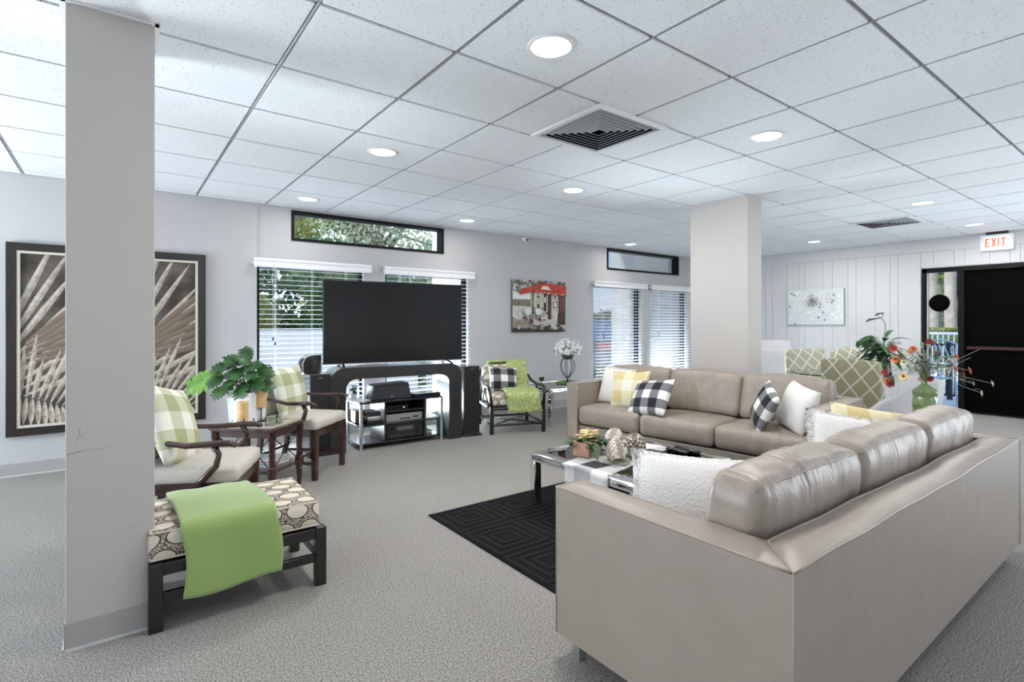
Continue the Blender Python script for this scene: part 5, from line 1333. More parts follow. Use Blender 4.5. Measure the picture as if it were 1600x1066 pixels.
for i, (hh, mm) in enumerate(((.030, blackgl), (.022, mat('player_silver', (.3, .3, .3), .4)), (.012, paper), (.045, blackmt))):
    zz = .2395+sum((.030, .022, .012, .045)[:i])+i*.0008
    deckbox(('flat black box lowest on the left side of the middle rack shelf', 'thin silver box second from the bottom, left side of rack', 'white booklet between the boxes on the left side of the rack', 'black cassette deck topmost on the left side of the rack')[i], -.275, -.05+.01*i, zz, .135, .21, hh, mm, name=('media_box', 'media_box', 'booklet', 'cassette_deck')[i], cat=('box', 'box', 'booklet', 'cassette deck')[i])
deckbox('thin black player lying on the right end of the rack top', .30, -.06, .4645, .30, .21, .038, blackgl, name='game_console', cat='console')
bm = NB(); box(bm, -.19, -.10, 0, .19, .14, .004); tag(obj('paper_sheets', bm, whitepot, loc=rkp(-.30, .0, .4645)), 'white papers lying on the left end of the rack top', 'papers')
bm = NB(); rnd = random.Random(8)
for k in range(4): tube(bm, [(.04*math.cos(a*.7+k)*(1+.1*k), .06*math.sin(a*.7+k), .006+.006*k+.004*math.sin(a)) for a in range(14)], .0035, 6)
tag(obj('cable_coil', bm, mat('cable_grey', (.42, .43, .44), .5), loc=rkp(.34, -.06, .063)), 'loose coil of grey cable on the lowest right shelf of the rack', 'cable')
bm = NB(); box(bm, -.085, -.15, 0, .085, .15, .004); tag(obj('paper_sheets', bm, whitepot, loc=rkp(.35, 0, .2395)), 'white paper on the right middle shelf of the rack', 'papers')
t = thing('small_plant', 'small leafy green plant on the left end of the rack top', 'plant', rkp(-.40, .13, .4645))
bm = NB(); lathe(bm, [(.03, 0), (.04, .05), (.035, .05)], n=16); obj('pot', bm, whitepot, t, smooth=True, autos=40)
bm = NB(); rnd = random.Random(4)
for i in range(70): leaf_blade(bm, (rnd.gauss(0, .018), rnd.gauss(0, .018), .05+rnd.uniform(0, .07)), (rnd.uniform(-1, 1), rnd.uniform(-1, 1), rnd.uniform(-.2, .8)), (0, 0, 1), rnd.uniform(.03, .06), .022, 0, n=3)
obj('leaves', bm, leaf_d, t)
bm = NB()
for k in range(5): tube(bm, [(-.07+.03*k, 0, .0), (-.05+.03*k, .03, .05+.02*(k % 3)), (.01+.02*k, .05, .02), (.06+.015*k, .02, .004)], .0028, 5)
tag(obj('loose_cables', bm, blackmt, loc=rkp(-.27, .06, .4690)), 'tangle of dark cables behind the papers on the rack', 'cables')

def tower(label, x, y, rz, h_=.770, w_=.19, d_=.28):
    t = thing('tower_speaker', label, 'speaker', (x, y, 0), rz, 'black tower speakers beside the television')
    bm = NB(); box(bm, -w_/2, -d_/2, .018, w_/2, d_/2, h_); obj('cabinet', bm, mat('tower_side', (.055, .058, .062), .22, coat=.5), t, bevel=.004)
    bm = NB(); box(bm, -w_/2+.004, -d_/2-.010, .035, w_/2-.004, -d_/2-.0005, h_-.006); obj('grille', bm, mat('grille_black', (.010, .010, .011), .8), t, bevel=.003)
    bm = NB(); box(bm, -w_/2-.02, -d_/2-.03, 0, w_/2+.02, d_/2+.01, .018); obj('plinth', bm, blackgl, t, bevel=.003)
    bm = NB(); box(bm, -.02, -d_/2-.0115, h_-.04, .02, -d_/2-.0098, h_-.030); obj('badge', bm, mat('badge_grey', (.12, .12, .13), .4), t)
    return t
tower('black tower speaker to the right of the television stand', 3.165, 5.07, R(-7))
tower('black tower speaker behind the second carved armchair', 1.535, 5.17, R(0), .765)
t = thing('satellite_speaker', 'glossy black curved speaker lying on top of the left tower speaker', 'speaker', (1.485, 5.175, .7665), R(8))
bm = NB(); prism(bm, [(-.085, .0), (.085, .0), (.088, .175), (-.02, .170), (-.07, .150), (-.092, .10)], -.05, .06); obj('speaker_shell', bm, mat('piano_black', (.008, .008, .009), .06, coat=1), t, bevel=.01)
bm = NB(); tube(bm, [(-.088, -.051, .01), (-.094, -.051, .10), (-.07, -.051, .152), (-.02, -.051, .172), (.088, -.051, .177), (.088, -.051, .004)], .004, 6); obj('silver_rim', bm, steel, t, smooth=True)

# ------------------------------------------------------------------ rattan armchair by the far speaker
t = thing('rattan_armchair', 'black rattan armchair with medallion cushions and a shaggy green throw', 'armchair', (3.756, 5.030, 0), R(-21))
hx, hy = .325, .33
for sx in (-1, 1):
    bm = NB(); tube(bm, [(sx*(hx-.02), -hy+.02, 0), (sx*(hx-.02), -hy+.02, .30)], .024, 10); obj('leg', bm, blackwood, t, smooth=True, autos=50)
    bm = NB(); tube(bm, [(sx*(hx-.02), hy-.0, 0), (sx*(hx-.02), hy-.02, .32)], .022, 10); obj('leg', bm, blackwood, t, smooth=True, autos=50)
bm = NB()
for z_, r_ in ((.285, .022), (.10, .013)):
    tube(bm, [(-hx+.02, -hy+.02, z_), (hx-.02, -hy+.02, z_)], r_, 8); tube(bm, [(-hx+.02, hy-.02, z_), (hx-.02, hy-.02, z_)], r_, 8)
    for sx in (-1, 1): tube(bm, [(sx*(hx-.02), -hy+.02, z_), (sx*(hx-.02), hy-.02, z_)], r_, 8)
tube(bm, [(-hx+.03, -hy+.03, .10), (hx-.03, hy-.03, .10)], .009, 6); tube(bm, [(hx-.03, -hy+.03, .10), (-hx+.03, hy-.03, .10)], .009, 6)
for k in range(6): tube(bm, [(-hx+.03, -hy+.07+k*.105, .285), (hx-.03, -hy+.07+k*.105, .285)], .008, 6)
obj('frame', bm, blackwood, t, smooth=True)
for sx in (-1, 1):
    bm = NB()
    tube(bm, [(sx*(hx-.02), -hy+.02, .29), (sx*(hx-.005), -hy+.03, .44), (sx*(hx+.0), -hy+.05, .495), (sx*(hx+.0), -hy+.11, .520), (sx*(hx-.0), .0, .515), (sx*(hx-.02), .16, .545), (sx*(hx-.03), .25, .60)], [.02, .019, .021, .022, .019, .017, .016], 8)
    tube(bm, [(sx*(hx-.01), -.24, .30), (sx*(hx-.0), -.10, .40), (sx*(hx-.01), -.02, .50)], .011, 6); tube(bm, [(sx*(hx-.01), .12, .30), (sx*(hx-.0), .02, .40), (sx*(hx-.01), -.02, .50)], .011, 6)
    obj('arm', bm, blackwood, t, smooth=True)
bm = NB(); bk = lambda z: hy-.06+(z-.30)*.34
tube(bm, [(-hx+.02, bk(.30), .30), (-hx+.02, bk(.5), .5), (-hx+.045, bk(.655), .655), (-hx+.11, bk(.69), .69), (hx-.11, bk(.69), .69), (hx-.045, bk(.655), .655), (hx-.02, bk(.5), .5), (hx-.02, bk(.30), .30)], .019, 8)
for k in range(5): tube(bm, [(-.18+.09*k, bk(.32), .32), (-.18+.09*k, bk(.68), .68)], .008, 6)
obj('back_frame', bm, blackwood, t, smooth=True)
bm = boxcushion(.575, .56, .12, 9, .014, .03, .003, 9); c = obj('seat_cushion', bm, medal, t, smooth=True, loc=(0, -.035, .372))
bm = boxcushion(.555, .12, .34, 9, .012, .035, .003, 5); obj('back_cushion', bm, medal, t, smooth=True, loc=(0, bk(.52)-.072, .555), rot=(R(-18), 0, 0))
def in_chair(v):
    c, s = math.cos(R(-21)), math.sin(R(-21)); return Vector((3.756+v[0]*c-v[1]*s, 5.030+v[0]*s+v[1]*c, v[2]))
def shag(a, b):
    x = -.13+.385*a - (.06 if b < .42 else .06*(1-min(1, (b-.42)/.2)))*0; s = b*1.02
    # over the back, down the back cushion, over the seat, hanging in front
    path = [(-.03, .64), (0.0, .71), (.05, .750), (.11, .745), (.20, .65), (.27, .54), (.31, .462), (.38, .454), (.70, .456), (.765, .440), (.795, .39), (.80, .235)]
    P = [Vector((0, bk(.72)+.03-p[0], p[1])) for p in path]
    ln = [0]
    for i in range(1, len(P)): ln.append(ln[-1]+(P[i]-P[i-1]).length)
    d = b*ln[-1]
    for i in range(1, len(P)):
        if d <= ln[i] or i == len(P)-1:
            k = (d-ln[i-1])/(ln[i]-ln[i-1]); p = P[i-1].lerp(P[i], min(1, k)); break
    if b < .40: x = -.20+.47*a if b < .14 else .02+.25*a
    return in_chair((x+.012*math.sin(b*13), p.y-.008, p.z+.014))
draped('shaggy lime green throw over the black rattan armchair', 'throw_blanket', fur_g, lambda a, b: shag(a, b), 14, 40, .012, 'throw blanket', fur=(9000, .020, .0028), seed=11)
p = in_chair((-.085, .015, .575))
pillow('black and white checked pillow on the rattan armchair', check_bw, .35, .31, .12, p, aim(R(-21), R(-24), R(4)))

# ------------------------------------------------------------------ wire stand with white blossoms
t = thing('flower_stand', 'ball of white blossoms in a dark wire stand on the chrome side table', 'flower arrangement', (4.74, 5.10, .4605))
bm = NB()
for k in range(7):
    a = 2*PI*k/7; pr = [(.008, .055), (.045, .09), (.085, .15), (.10, .21), (.085, .275), (.055, .325), (.07, .345)]
    tube(bm, [(r_*math.cos(a), r_*math.sin(a), z_) for r_, z_ in pr], .0042, 6)
lathe(bm, [(.022, 0.004), (.030, .0), (.014, .02), (.008, .06), (.012, .07)], n=12)
tube(bm, [(.06*math.cos(a), .06*math.sin(a), .328) for a in [2*PI*k/16 for k in range(17)]], .004, 6)
obj('wire_stand', bm, wire_m, t, smooth=True)
bm = NB(); lathe(bm, [(.045, .30), (.075, .33), (.085, .36), (.05, .365)], n=12); rnd = random.Random(3)
for i in range(140):
    a = rnd.uniform(0, 6.28); e2 = rnd.uniform(-.3, 1.4); q = .13*rnd.uniform(.5, 1); leaf_blade(bm, (math.cos(a)*math.cos(e2)*q, math.sin(a)*math.cos(e2)*q, .40+math.sin(e2)*q*.7), (math.cos(a), math.sin(a), rnd.uniform(-.3, .6)), (0, 0, 1), .035, .018, 0, n=2)
o = obj('leaves', bm, mat('blossom_leaf', (.05, .09, .05), .6), t); o['kind'] = 'stuff'
bm = NB()
for i in range(360):
    a = rnd.uniform(0, 6.28); e2 = math.asin(rnd.uniform(-.35, 1)); q = .165*rnd.uniform(.78, 1.12)
    c = Vector((math.cos(a)*math.cos(e2)*q*1.1, math.sin(a)*math.cos(e2)*q*1.1, .42+math.sin(e2)*q*.85)); od = (c-Vector((0, 0, .40))).normalized()
    s1 = od.cross(Vector((0, 0, 1.01))).normalized(); s2 = od.cross(s1)
    for k in range(5):
        b = k*1.257+i; dd = (s1*math.cos(b)+s2*math.sin(b))+od*.35
        leaf_blade(bm, c, dd, od, .019, .013, 0, n=2, droop=0)
o = obj('blossoms', bm, petal_w, t); o['kind'] = 'stuff'
bm = NB(); rnd = random.Random(6); lathe(bm, [(.15, 0), (.155, .004), (.14, .009)], n=28, sq=.9)
for i in range(900):
    a = rnd.uniform(0, 6.28); q = .155*math.sqrt(rnd.random()); leaf_blade(bm, (q*math.cos(a), q*.9*math.sin(a), .006), (rnd.uniform(-.6, .6), rnd.uniform(-.6, .6), 1), (0, 1, 0), .014, .004, 0, n=2)
tag(obj('moss_mat', bm, moss, loc=(4.74-.003, 5.10, .4602)), 'round green moss mat under the wire flower stand', 'mat')
# blossoms stand is lifted on the mat
t.location.z += .009

# ------------------------------------------------------------------ green vase with wild flowers on the corner table
vx, vy, vz = 4.165, 1.125, .5458
t = thing('green_vase', 'green glazed vase with dimpled sides on the corner table', 'vase', (vx, vy, vz), R(10))
bm = NB(); nseg, nz_ = 48, 46; Hv = .375
dim = [(k, j) for k in range(6) for j in range(3)]
def vase_r(a, z):
    r_ = .066
    if z < .03: r_ = .058+.008*(z/.03)
    if z > .255: k = min(1, (z-.255)/.055); r_ = .066-(.066-.019)*(3*k*k-2*k**3)
    if z > .32: r_ = .019+.014*((z-.32)/.055)**2
    # facetted body
    if z < .29: r_ *= 1+.035*math.cos(6*a)
    for (k, j) in dim:
        ac = 2*PI*k/6+(PI/6 if j % 2 else 0); zc = .052+.085*j
        da = (a-ac+PI) % (2*PI)-PI; dd = math.hypot(da*.066, z-zc)
        if dd < .036: r_ -= .009*(1-(dd/.036)**2)
        elif dd < .040: r_ += .001
    return r_
grid(bm, lambda a, b: Vector((vase_r(a*2*PI, b*Hv)*math.cos(a*2*PI), vase_r(a*2*PI, b*Hv)*math.sin(a*2*PI), b*Hv)), 72, 60, closeu=True)
bmesh.ops.holes_fill(bm, edges=[e for e in bm.edges if e.is_boundary and e.verts[0].co.z < .01])
bmesh.ops.recalc_face_normals(bm, faces=bm.faces)
obj('vase_body', bm, celadon, t, smooth=True)
wr = Vector((.80, -.60, 0)); wfw = Vector((.60, .80, 0))
b = thing('flower_bouquet', 'loose orange, red and cream wild flowers standing in the green vase', 'flowers', (vx, vy, vz+.20))
bm_s = NB(); bm_l = NB(); rnd = random.Random(17)
heads = [(-.29, .33, 'o'), (-.265, .26, 'o'), (-.24, .245, 'c'), (-.31, .12, 'o'), (-.285, .16, 'y'), (-.33, .29, 'd'), (-.33, .105, 'r'), (-.20, .25, 'd'), (-.15, .33, 'o'), (-.13, .32, 'o'), (-.07, .38, 'r'), (.0, .145, 'r'), (.03, .14, 'r'), (.045, .145, 'r'), (.16, .285, 'o'), (.20, .28, 'o'), (.26, .25, 'c'), (.23, .23, 'd'), (.25, .20, 'o'), (.285, .195, 'o'), (.23, .17, 'r'), (.20, .19, 'c'), (.37, .12, 'c'), (.30, .11, 'g'), (.30, .06, 'c'), (.12, .30, 'd'), (-.40, .34, 'r'), (-.38, .18, 'r'), (.06, .36, 'g')]
fl = {'o': petal_o, 'r': petal_r, 'c': petal_c, 'y': petal_y, 'd': mat('dried_petal', (.25, .12, .06), .7), 'g': mat('green_bud', (.45, .55, .40), .6)}
for i, (x, z, k) in enumerate(heads):
    x *= .66 if x < 0 else .92; dy = rnd.uniform(-.10, .10); p = wr*x+wfw*dy+Vector((0, 0, z))
    q = [Vector((0, 0, 0)), Vector((p.x*.03, p.y*.03, .16)), Vector((p.x*.25, p.y*.25, .19+max(0, p.z-.16)*.45)), Vector((p.x*.68, p.y*.68, .19+(p.z-.17)*.85)), p]
    tube(bm_s, q, [.002, .002, .0018, .0015, .0013], 5, cap=True)
    bm = NB(); od = (p-q[3]).normalized(); od = (od+Vector((0, 0, .5))-wfw*.5).normalized(); s1 = od.cross(Vector((.3, .2, 1))).normalized(); s2 = od.cross(s1)
    nn = 11 if k in 'orcy' else 8; sz = {'o': .030, 'r': .028, 'c': .026, 'y': .032, 'd': .022, 'g': .018}[k]
    for lay_ in (0, 1):
        for m_i in range(nn):
            a = 2*PI*m_i/nn+lay_*.3; leaf_blade(bm, p, (s1*math.cos(a)+s2*math.sin(a))+od*(.2+.6*lay_), od, sz*(1-.3*lay_), sz*.42, 0, n=2, droop=.15)
    ball(bm, p+od*.004, sz*.28, 8, 1)
    o = obj('flower_head', bm, [fl[k], mat('flower_eye', (.12, .06, .03), .8)], b)
    for m_i in range(9):
        c = q[2].lerp(q[4], rnd.uniform(-.6, .9)) if rnd.random() < .8 else q[1].lerp(q[2], rnd.random())
        leaf_blade(bm_l, c, (rnd.uniform(-1, 1), rnd.uniform(-1, 1), rnd.uniform(-.3, .9)), (0, 0, 1), rnd.uniform(.03, .065), rnd.uniform(.007, .014), 0, n=3)
for i in range(8):
    a = rnd.uniform(-.36, .36); p = wr*a+wfw*rnd.uniform(-.1, .1)+Vector((0, 0, rnd.uniform(.24, .34))); tube(bm_s, [(0, 0, .0), (p.x*.1, p.y*.1, .18), (p.x*.6, p.y*.6, p.z*.8), p], .0014, 4)
obj('stems', bm_s, mat('flower_stem', (.30, .36, .24), .6), b); o = obj('leaves', bm_l, mat('flower_leaf', (.14, .20, .12), .6, col2=(.42, .48, .38), vscale=20), b); o['kind'] = 'stuff'

# ------------------------------------------------------------------ dining group
t = thing('dining_table', 'round glass dining table between patterned and white chairs', 'dining table', (6.22, 2.42, 0))
bm = NB(); lathe(bm, [(.48, .700), (.485, .705), (.485, .709), (.48, .712)], n=64); obj('glass_top', bm, clear_glass, t)
bm = NB(); lathe(bm, [(.27, 0), (.27, .02), (.06, .05), (.045, .10), (.045, .60), (.16, .685), (.16, .699)], n=32); obj('pedestal', bm, mat('table_grey', (.10, .11, .12), .3), t, smooth=True, autos=40)
def parsons(label, x, y, rz, m, h_=.92, w_=.50, grp='patterned dining chairs'):
    t = thing('dining_chair', label, 'chair', (x, y, 0), rz, grp)
    bm = boxcushion(w_, .10, h_-.40, 9, .008, .03, .002, 2)
    for v in bm.verts: v.co.y += (v.co.z)*.16
    obj('backrest', bm, m, t, smooth=True, loc=(0, .22, .40+(h_-.40)/2))
    bm = boxcushion(w_, .50, .14, 8, .012, .03, .002, 3); obj('seat', bm, m, t, smooth=True, loc=(0, -.02, .42))
    for sx in (-1, 1):
        for sy in (-1, 1):
            bm = NB(); beam(bm, (sx*(w_/2-.04), sy*.20+.01, 0), (sx*(w_/2-.04), sy*.20, .36), .03, .03, .042, .042); obj('leg', bm, darkwood, t)
    return t
parsons('green lattice patterned dining chair nearest the far sofa', 5.69, 2.01, R(85), lattice, .90, .51)
parsons('green lattice patterned dining chair farther back, left of the near patterned one', 6.94, 3.03, R(-50), lattice_s, .905, .47)
# round-shouldered patterned chair beyond
t = thing('dining_chair', 'patterned chair with a rolled rounded top beyond the glass table', 'chair', (7.75, 2.98, 0), R(-80), 'patterned dining chairs')
bm = boxcushion(.46, .11, .50, 9, .01, .05, .002, 2)
for v in bm.verts:
    k = (v.co.z+.25)/.5; v.co.y += v.co.z*.25+.05*max(0, k-.8)*5*.5; 
    if k > .7: v.co.z -= abs(v.co.x)**2*1.3
obj('backrest', bm, lattice_s, t, smooth=True, loc=(0, .22, .66))
bm = boxcushion(.50, .50, .14, 8, .012, .03, .002, 3); obj('seat', bm, lattice_s, t, smooth=True, loc=(0, -.02, .42))
for sx in (-1, 1):
    for sy in (-1, 1):
        bm = NB(); beam(bm, (sx*.20, sy*.20, 0), (sx*.20, sy*.20, .36), .03, .03, .042, .042); obj('leg', bm, darkwood, t)
c = parsons('white slip-covered chair standing beside the square column', 7.42, 3.64, R(-40), white_up, .87, .47, 'white dining chairs')
parsons('white slip-covered chair against the panelled wall behind the other white one', 8.60, 4.25, R(-45), white_up, .96, .52, 'white dining chairs')
# low tub chair with sloping arm
t = thing('dining_chair', 'white tub chair with sloping arms seen from the side, next to the vase', 'chair', (5.06, 1.575, 0), R(233), 'white dining chairs'); t.scale = (.88, .88, .98)
Lw = .25
def tub(a, b):
    # a runs round the shell from front-left arm, round the back, to front-right arm
    u = a*2-1; ang = u*PI*.62
    px = Lw*math.copysign(min(1, abs(math.sin(ang))*1.15), ang) if abs(u) < .55 else math.copysign(Lw*1.0, u)
    k = abs(u)
    y_ = .27*math.cos(ang)*1.0 if k < .5 else .27*math.cos(PI*.31)-(k-.5)*2*.42
    top = .42+.39*(1-min(1, max(0, (k-.22)/.7)))**1.15
    z = .10+(top-.10)*b; fl_ = .0+.10*max(0, (z-.42))*1.3
    return Vector((px*(1+.15*fl_), y_+fl_*math.cos(ang)*1.8, z))
bm = NB(); slabgrid(bm, tub, 40, 12, .045); bmesh.ops.recalc_face_normals(bm, faces=bm.faces); obj('backrest', bm, white_up, t, smooth=True)
bm = boxcushion(.43, .50, .33, 9, .012, .03, .002, 3); obj('seat', bm, white_up, t, smooth=True, loc=(0, -.03, .28))
for sx in (-1, 1):
    for sy in (-1, 1):
        bm = NB(); beam(bm, (sx*.20, sy*.20, 0), (sx*.20, sy*.20, .115), .03, .03); obj('leg', bm, darkwood, t)
# tall plant in a glass vase on the glass table
px_, py_, pz_ = 6.34, 2.06, .7125
t = thing('potted_plant', 'tall green plant with a long curved flower stem on the glass dining table', 'potted plant', (px_, py_, pz_))
bm = NB(); lathe(bm, [(.045, 0), (.055, .01), (.06, .14), (.055, .14), (.05, .015)], n=24); obj('pot', bm, mat('plant_pot_grey', (.08, .09, .09), .2), t, smooth=True, autos=40)
bm = NB(); rnd = random.Random(31)
for i in range(60):
    a = rnd.uniform(0, 6.28); e2 = rnd.uniform(-.5, .9); h0 = rnd.uniform(.06, .34); d = Vector((math.cos(a)*math.cos(e2), math.sin(a)*math.cos(e2), math.sin(e2)))
    p0 = Vector((0, 0, h0))+d*.06; tube(bm, [(0, 0, .1), (0, 0, h0*.9), p0], .003, 4); leaf_blade(bm, p0, d, (0, 0, 1), rnd.uniform(.14, .24), rnd.uniform(.05, .085), 0, n=6, droop=.45)
pl = wr
for (x, z, l_) in ((-.13, .40, .16), (-.19, .36, .10)):
    p0 = pl*x+Vector((0, 0, z)); tube(bm, [(0, 0, .2), (pl.x*x*.5, pl.y*x*.5, z-.02), p0], .003, 4); leaf_blade(bm, p0, -pl*1+Vector((0, 0, -.6)), (0, 0, 1), l_, .11, 0, n=6, droop=.3); leaf_blade(bm, p0, pl*.4+Vector((0, 0, -1)), wfw, l_, .09, 0, n=6, droop=.1)
obj('leaves', bm, leaf_d, t)
bm = NB(); tube(bm, [(0, 0, .1), (.005, 0, .35), (pl.x*.02, pl.y*.02, .50), (pl.x*.0, pl.y*.0, .56), (-pl.x*.05, -pl.y*.05, .60)], .004, 6)
obj('flower_stem', bm, mat('stem_mid_green', (.12, .22, .09), .5), t)
bm = NB()
for (x, z) in ((-.15, .565), (-.06, .625)):
    p0 = pl*x+Vector((0, 0, z)); tube(bm, [(-pl.x*.02, -pl.y*.02, .585), p0+pl*.06+Vector((0, 0, .01)), p0, p0-pl*.03-Vector((0, 0, .02))], [.003, .007, .012, .004], 8)
obj('bud', bm, mat('dark_bud', (.06, .08, .06), .5), t)

# ------------------------------------------------------------------ outdoors
bm = NB(); box(bm, -40, WY+.15, -.16, EX+.15, 9.4, -.04); box(bm, EX+.15, -25, -.16, 12.6, 40, -.04)
struct('trim_8', bm, concrete)
bm = NB(); box(bm, -60, 9.4, -.2, EX+.15, 70, -.08); struct('trim_9', bm, concrete)
bm = NB(); box(bm, -8, 8.5, -.04, 4.3, 8.66, 1.135); o = obj('garden_wall', bm, mat('garden_wall_dimmed', (.36, .37, .39), .8), bevel=.01); tag(o, 'low white garden wall outside the window left of the television', 'wall')  # white wall's colour darkened to hold down the strong light falling on it
bm = NB(); box(bm, 4.234, 7.0, -.04, 4.75, 7.86, 4.5); tag(obj('garden_pier', bm, stucco, bevel=.01), 'tall white pier outside, right of the television', 'pier')
bm = NB(); box(bm, 7.826, 6.6, -.04, 9.30, 7.16, 4.5); tag(obj('garden_pier', bm, stucco, bevel=.01), 'broad white pier outside the two windows behind the far sofa', 'pier')
bm = NB(); box(bm, 9.30, 7.3, -.04, 12.5, 7.45, 3.6); tag(obj('garden_screen_wall', bm, stucco, bevel=.01), 'white screen wall outside beyond the broad pier', 'wall')

def foliage_leaf(bm, p, s, rnd):
    d = Vector((rnd.uniform(-1, 1), rnd.uniform(-1, 1), rnd.uniform(-1, 1))).normalized(); e2 = d.cross(Vector((rnd.random(), rnd.random(), rnd.random()))).normalized()
    a = p-d*s; b_ = p+e2*s*.45; c = p+d*s; dd = p-e2*s*.45
    bm.faces.new([bm.verts.new(q) for q in (a, b_, c, dd)])
def tree(label, x, y, h, r, m, n=4500, ls=.11, tk=.22, seed=1, blobs=16, trunk_m=None, name='oak_tree', cat='tree', low=.45, grp='trees outside the windows'):
    rnd = random.Random(seed); t = thing(name, label, cat, (x, y, -.08), 0, grp); bm = NB()
    tube(bm, [(0, 0, 0), (.1*r*.3, 0, h*.25), (-.05*r, .05*r, h*.5)], [tk, tk*.8, tk*.6], 10)
    cs = []
    for i in range(blobs):
        a = rnd.uniform(0, 6.28); q = r*rnd.uniform(.25, .85); z = h*rnd.uniform(low, .95); c = Vector((q*math.cos(a), q*math.sin(a), z)); cs.append((c, r*rnd.uniform(.22, .42)))
        mid = Vector((c.x*.45, c.y*.45, h*.38+(z-h*.38)*.55+rnd.uniform(-.1, .1)*h)); tube(bm, [(-.02*r, .02*r, h*rnd.uniform(.30, .46)), mid, c], [tk*.35, tk*.2, tk*.06], 6)
    obj('trunk', bm, trunk_m or bark, t, smooth=True)
    bm = NB()
    for i in range(n):
        c, q = cs[i % blobs]; v = Vector((rnd.gauss(0, 1), rnd.gauss(0, 1), rnd.gauss(0, .8))).normalized()*q*rnd.random()**.4; foliage_leaf(bm, c+v, ls*rnd.uniform(.6, 1.3), rnd)
    o = obj('foliage', bm, m, t); o['kind'] = 'stuff'
    return t
tree('grey-green oak seen through the left part of the long high window', 2.6, 15.0, 7.5, 3.4, fol1, 9000, .075, .30, 2, 34, low=.38)
tree('grey-green oak seen through the middle of the long high window', 7.0, 17.5, 8.0, 3.6, fol1, 9000, .075, .32, 3, 34, low=.38)
tree('leafy oak far to the right behind the white pier', 11.5, 20.0, 8.0, 4.0, fol1, 7000, .15, .32, 4, 24, low=.2)
tree('dense dark tree behind the garden wall on the left', -0.4, 13.0, 2.9, 2.4, fol3, 6000, .12, .22, 5, 20, low=.15)
tree('dark tree behind the middle of the garden wall', 4.2, 12.0, 2.7, 2.2, fol3, 6000, .12, .2, 6, 20, low=.1)
tree('yellow-green tree standing behind the oaks', 7.4, 23.0, 6.0, 3.2, fol2, 5000, .16, .22, 7, 18, low=.15)
def shrub(label, x, y, rx, ry, h, m, n, seed, ls=.06, name='shrub', grp='shrubs outside'):
    rnd = random.Random(seed); t = thing(name, label, 'shrub', (x, y, -.08), 0, grp); bm = NB()
    for i in range(n):
        v = Vector((rnd.gauss(0, 1), rnd.gauss(0, 1), rnd.gauss(0, 1))).normalized()*rnd.random()**.25
        foliage_leaf(bm, Vector((v.x*rx, v.y*ry, h*.5+v.z*h*.5)), ls*rnd.uniform(.6, 1.3), rnd)
    o = obj('foliage', bm, m, t); o['kind'] = 'stuff'
    bm = NB(); tube(bm, [(0, 0, 0), (0, 0, h*.6)], .04, 6); obj('stem', bm, bark, t)
shrub('yellow-green broad shrub just behind the left end of the garden wall', 1.9, 10.3, .55, .5, 1.9, fol2, 1500, 1, .09)
shrub('green shrub behind the garden wall, left of the television', 3.5, 10.3, .9, .5, 1.45, fol3, 1800, 2)
shrub('bright green hedge bush beyond the parked car', 13.7, 12.8, 1.3, .9, 1.8, fol2, 2600, 3, .08)
shrub('dark hedge bush far behind the parked car', 13.4, 17.0, 3.2, .8, 2.4, fol3, 4000, 4, .12)
# parked car
t = thing('parked_car', 'dark blue parked car with red tail light outside the window behind the sofa', 'car', (10.6, 9.9, -.08), R(60))
bm = NB(); prof = [(-2.1, .30), (2.1, .30), (2.15, .55), (2.05, .78), (1.1, .92), (.55, 1.36), (-.85, 1.40), (-1.55, 1.02), (-2.12, .95), (-2.18, .60)]
prism(bm, prof, -.85, .85); obj('body', bm, car_m, t, bevel=.06)
bm = NB(); prism(bm, [(1.0, .95), (.52, 1.30), (-.80, 1.34), (-1.40, 1.03)], -.855, .855); obj('window_glass', bm, car_g, t)
for x_ in (-1.35, 1.35):
    for y_ in (-.80, .80):
        bm = NB(); lathe(bm, [(.20, -.10), (.33, -.10), (.34, 0), (.33, .10), (.20, .10)], n=24, M=Matrix.Translation((x_, y_, .34)) @ Matrix.Rotation(R(90), 4, 'X')); obj('wheel', bm, rubber, t)
for y_ in (-.66, .66):
    bm = NB(); box(bm, -2.19, y_-.17, .70, -2.05, y_+.17, .88); obj('tail_light', bm, red_l, t, bevel=.02)
# pool terrace
bm = NB(); box(bm, 12.6, -10, -.9, 17.2, 25, -.13); struct('trim_10', bm, water)
bm = NB(); box(bm, 12.3, -10, -.16, 12.6, 25, -.02); box(bm, 17.2, -10, -.16, 21, 25, -.02); struct('trim_11', bm, mat('pool_coping', (.72, .68, .60), .8))
bm = NB(); box(bm, 21, -30, -.2, 60, 60, -.05); struct('trim_12', bm, grass)
t = thing('iron_fence', 'dark iron railing between the door and the pool', 'fence', (11.2, 3.4, -.04))
for y_ in (-2.4, -.72, .9, 2.5):
    bm = NB(); box(bm, -.035, y_-.035, 0, .035, y_+.035, 1.0); obj('post', bm, ironf, t)
for z_ in (.06, .90):
    bm = NB(); box(bm, -.015, -2.4, z_, .015, 2.5, z_+.035); obj('rail', bm, ironf, t)
for k in range(44):
    bm = NB(); box(bm, -.008, -2.35+k*.112-.008, .095, .008, -2.35+k*.112+.008, .90); obj('baluster', bm, ironf, t)
stucco_ = mat('railing_grey', (.30, .33, .38), .6)
t = thing('white_railing', 'white railing far beyond the pool', 'fence', (18.5, 4.8, -.02))
bm = NB(); box(bm, -.03, -3, .95, .03, 3, 1.02); obj('top_rail', bm, stucco_, t); bm = NB(); box(bm, -.03, -3, .12, .03, 3, .18); obj('bottom_rail', bm, stucco_, t)
bm = NB()
for k in range(50): box(bm, -.015, -3+k*.12, .18, .015, -3+k*.12+.03, .95)
o = obj('balusters', bm, stucco_, t)
t = thing('hedge', 'clipped sunlit hedge beyond the white railing', 'hedge', (19.8, 4.9, -.05)); bm = NB(); rnd = random.Random(3)
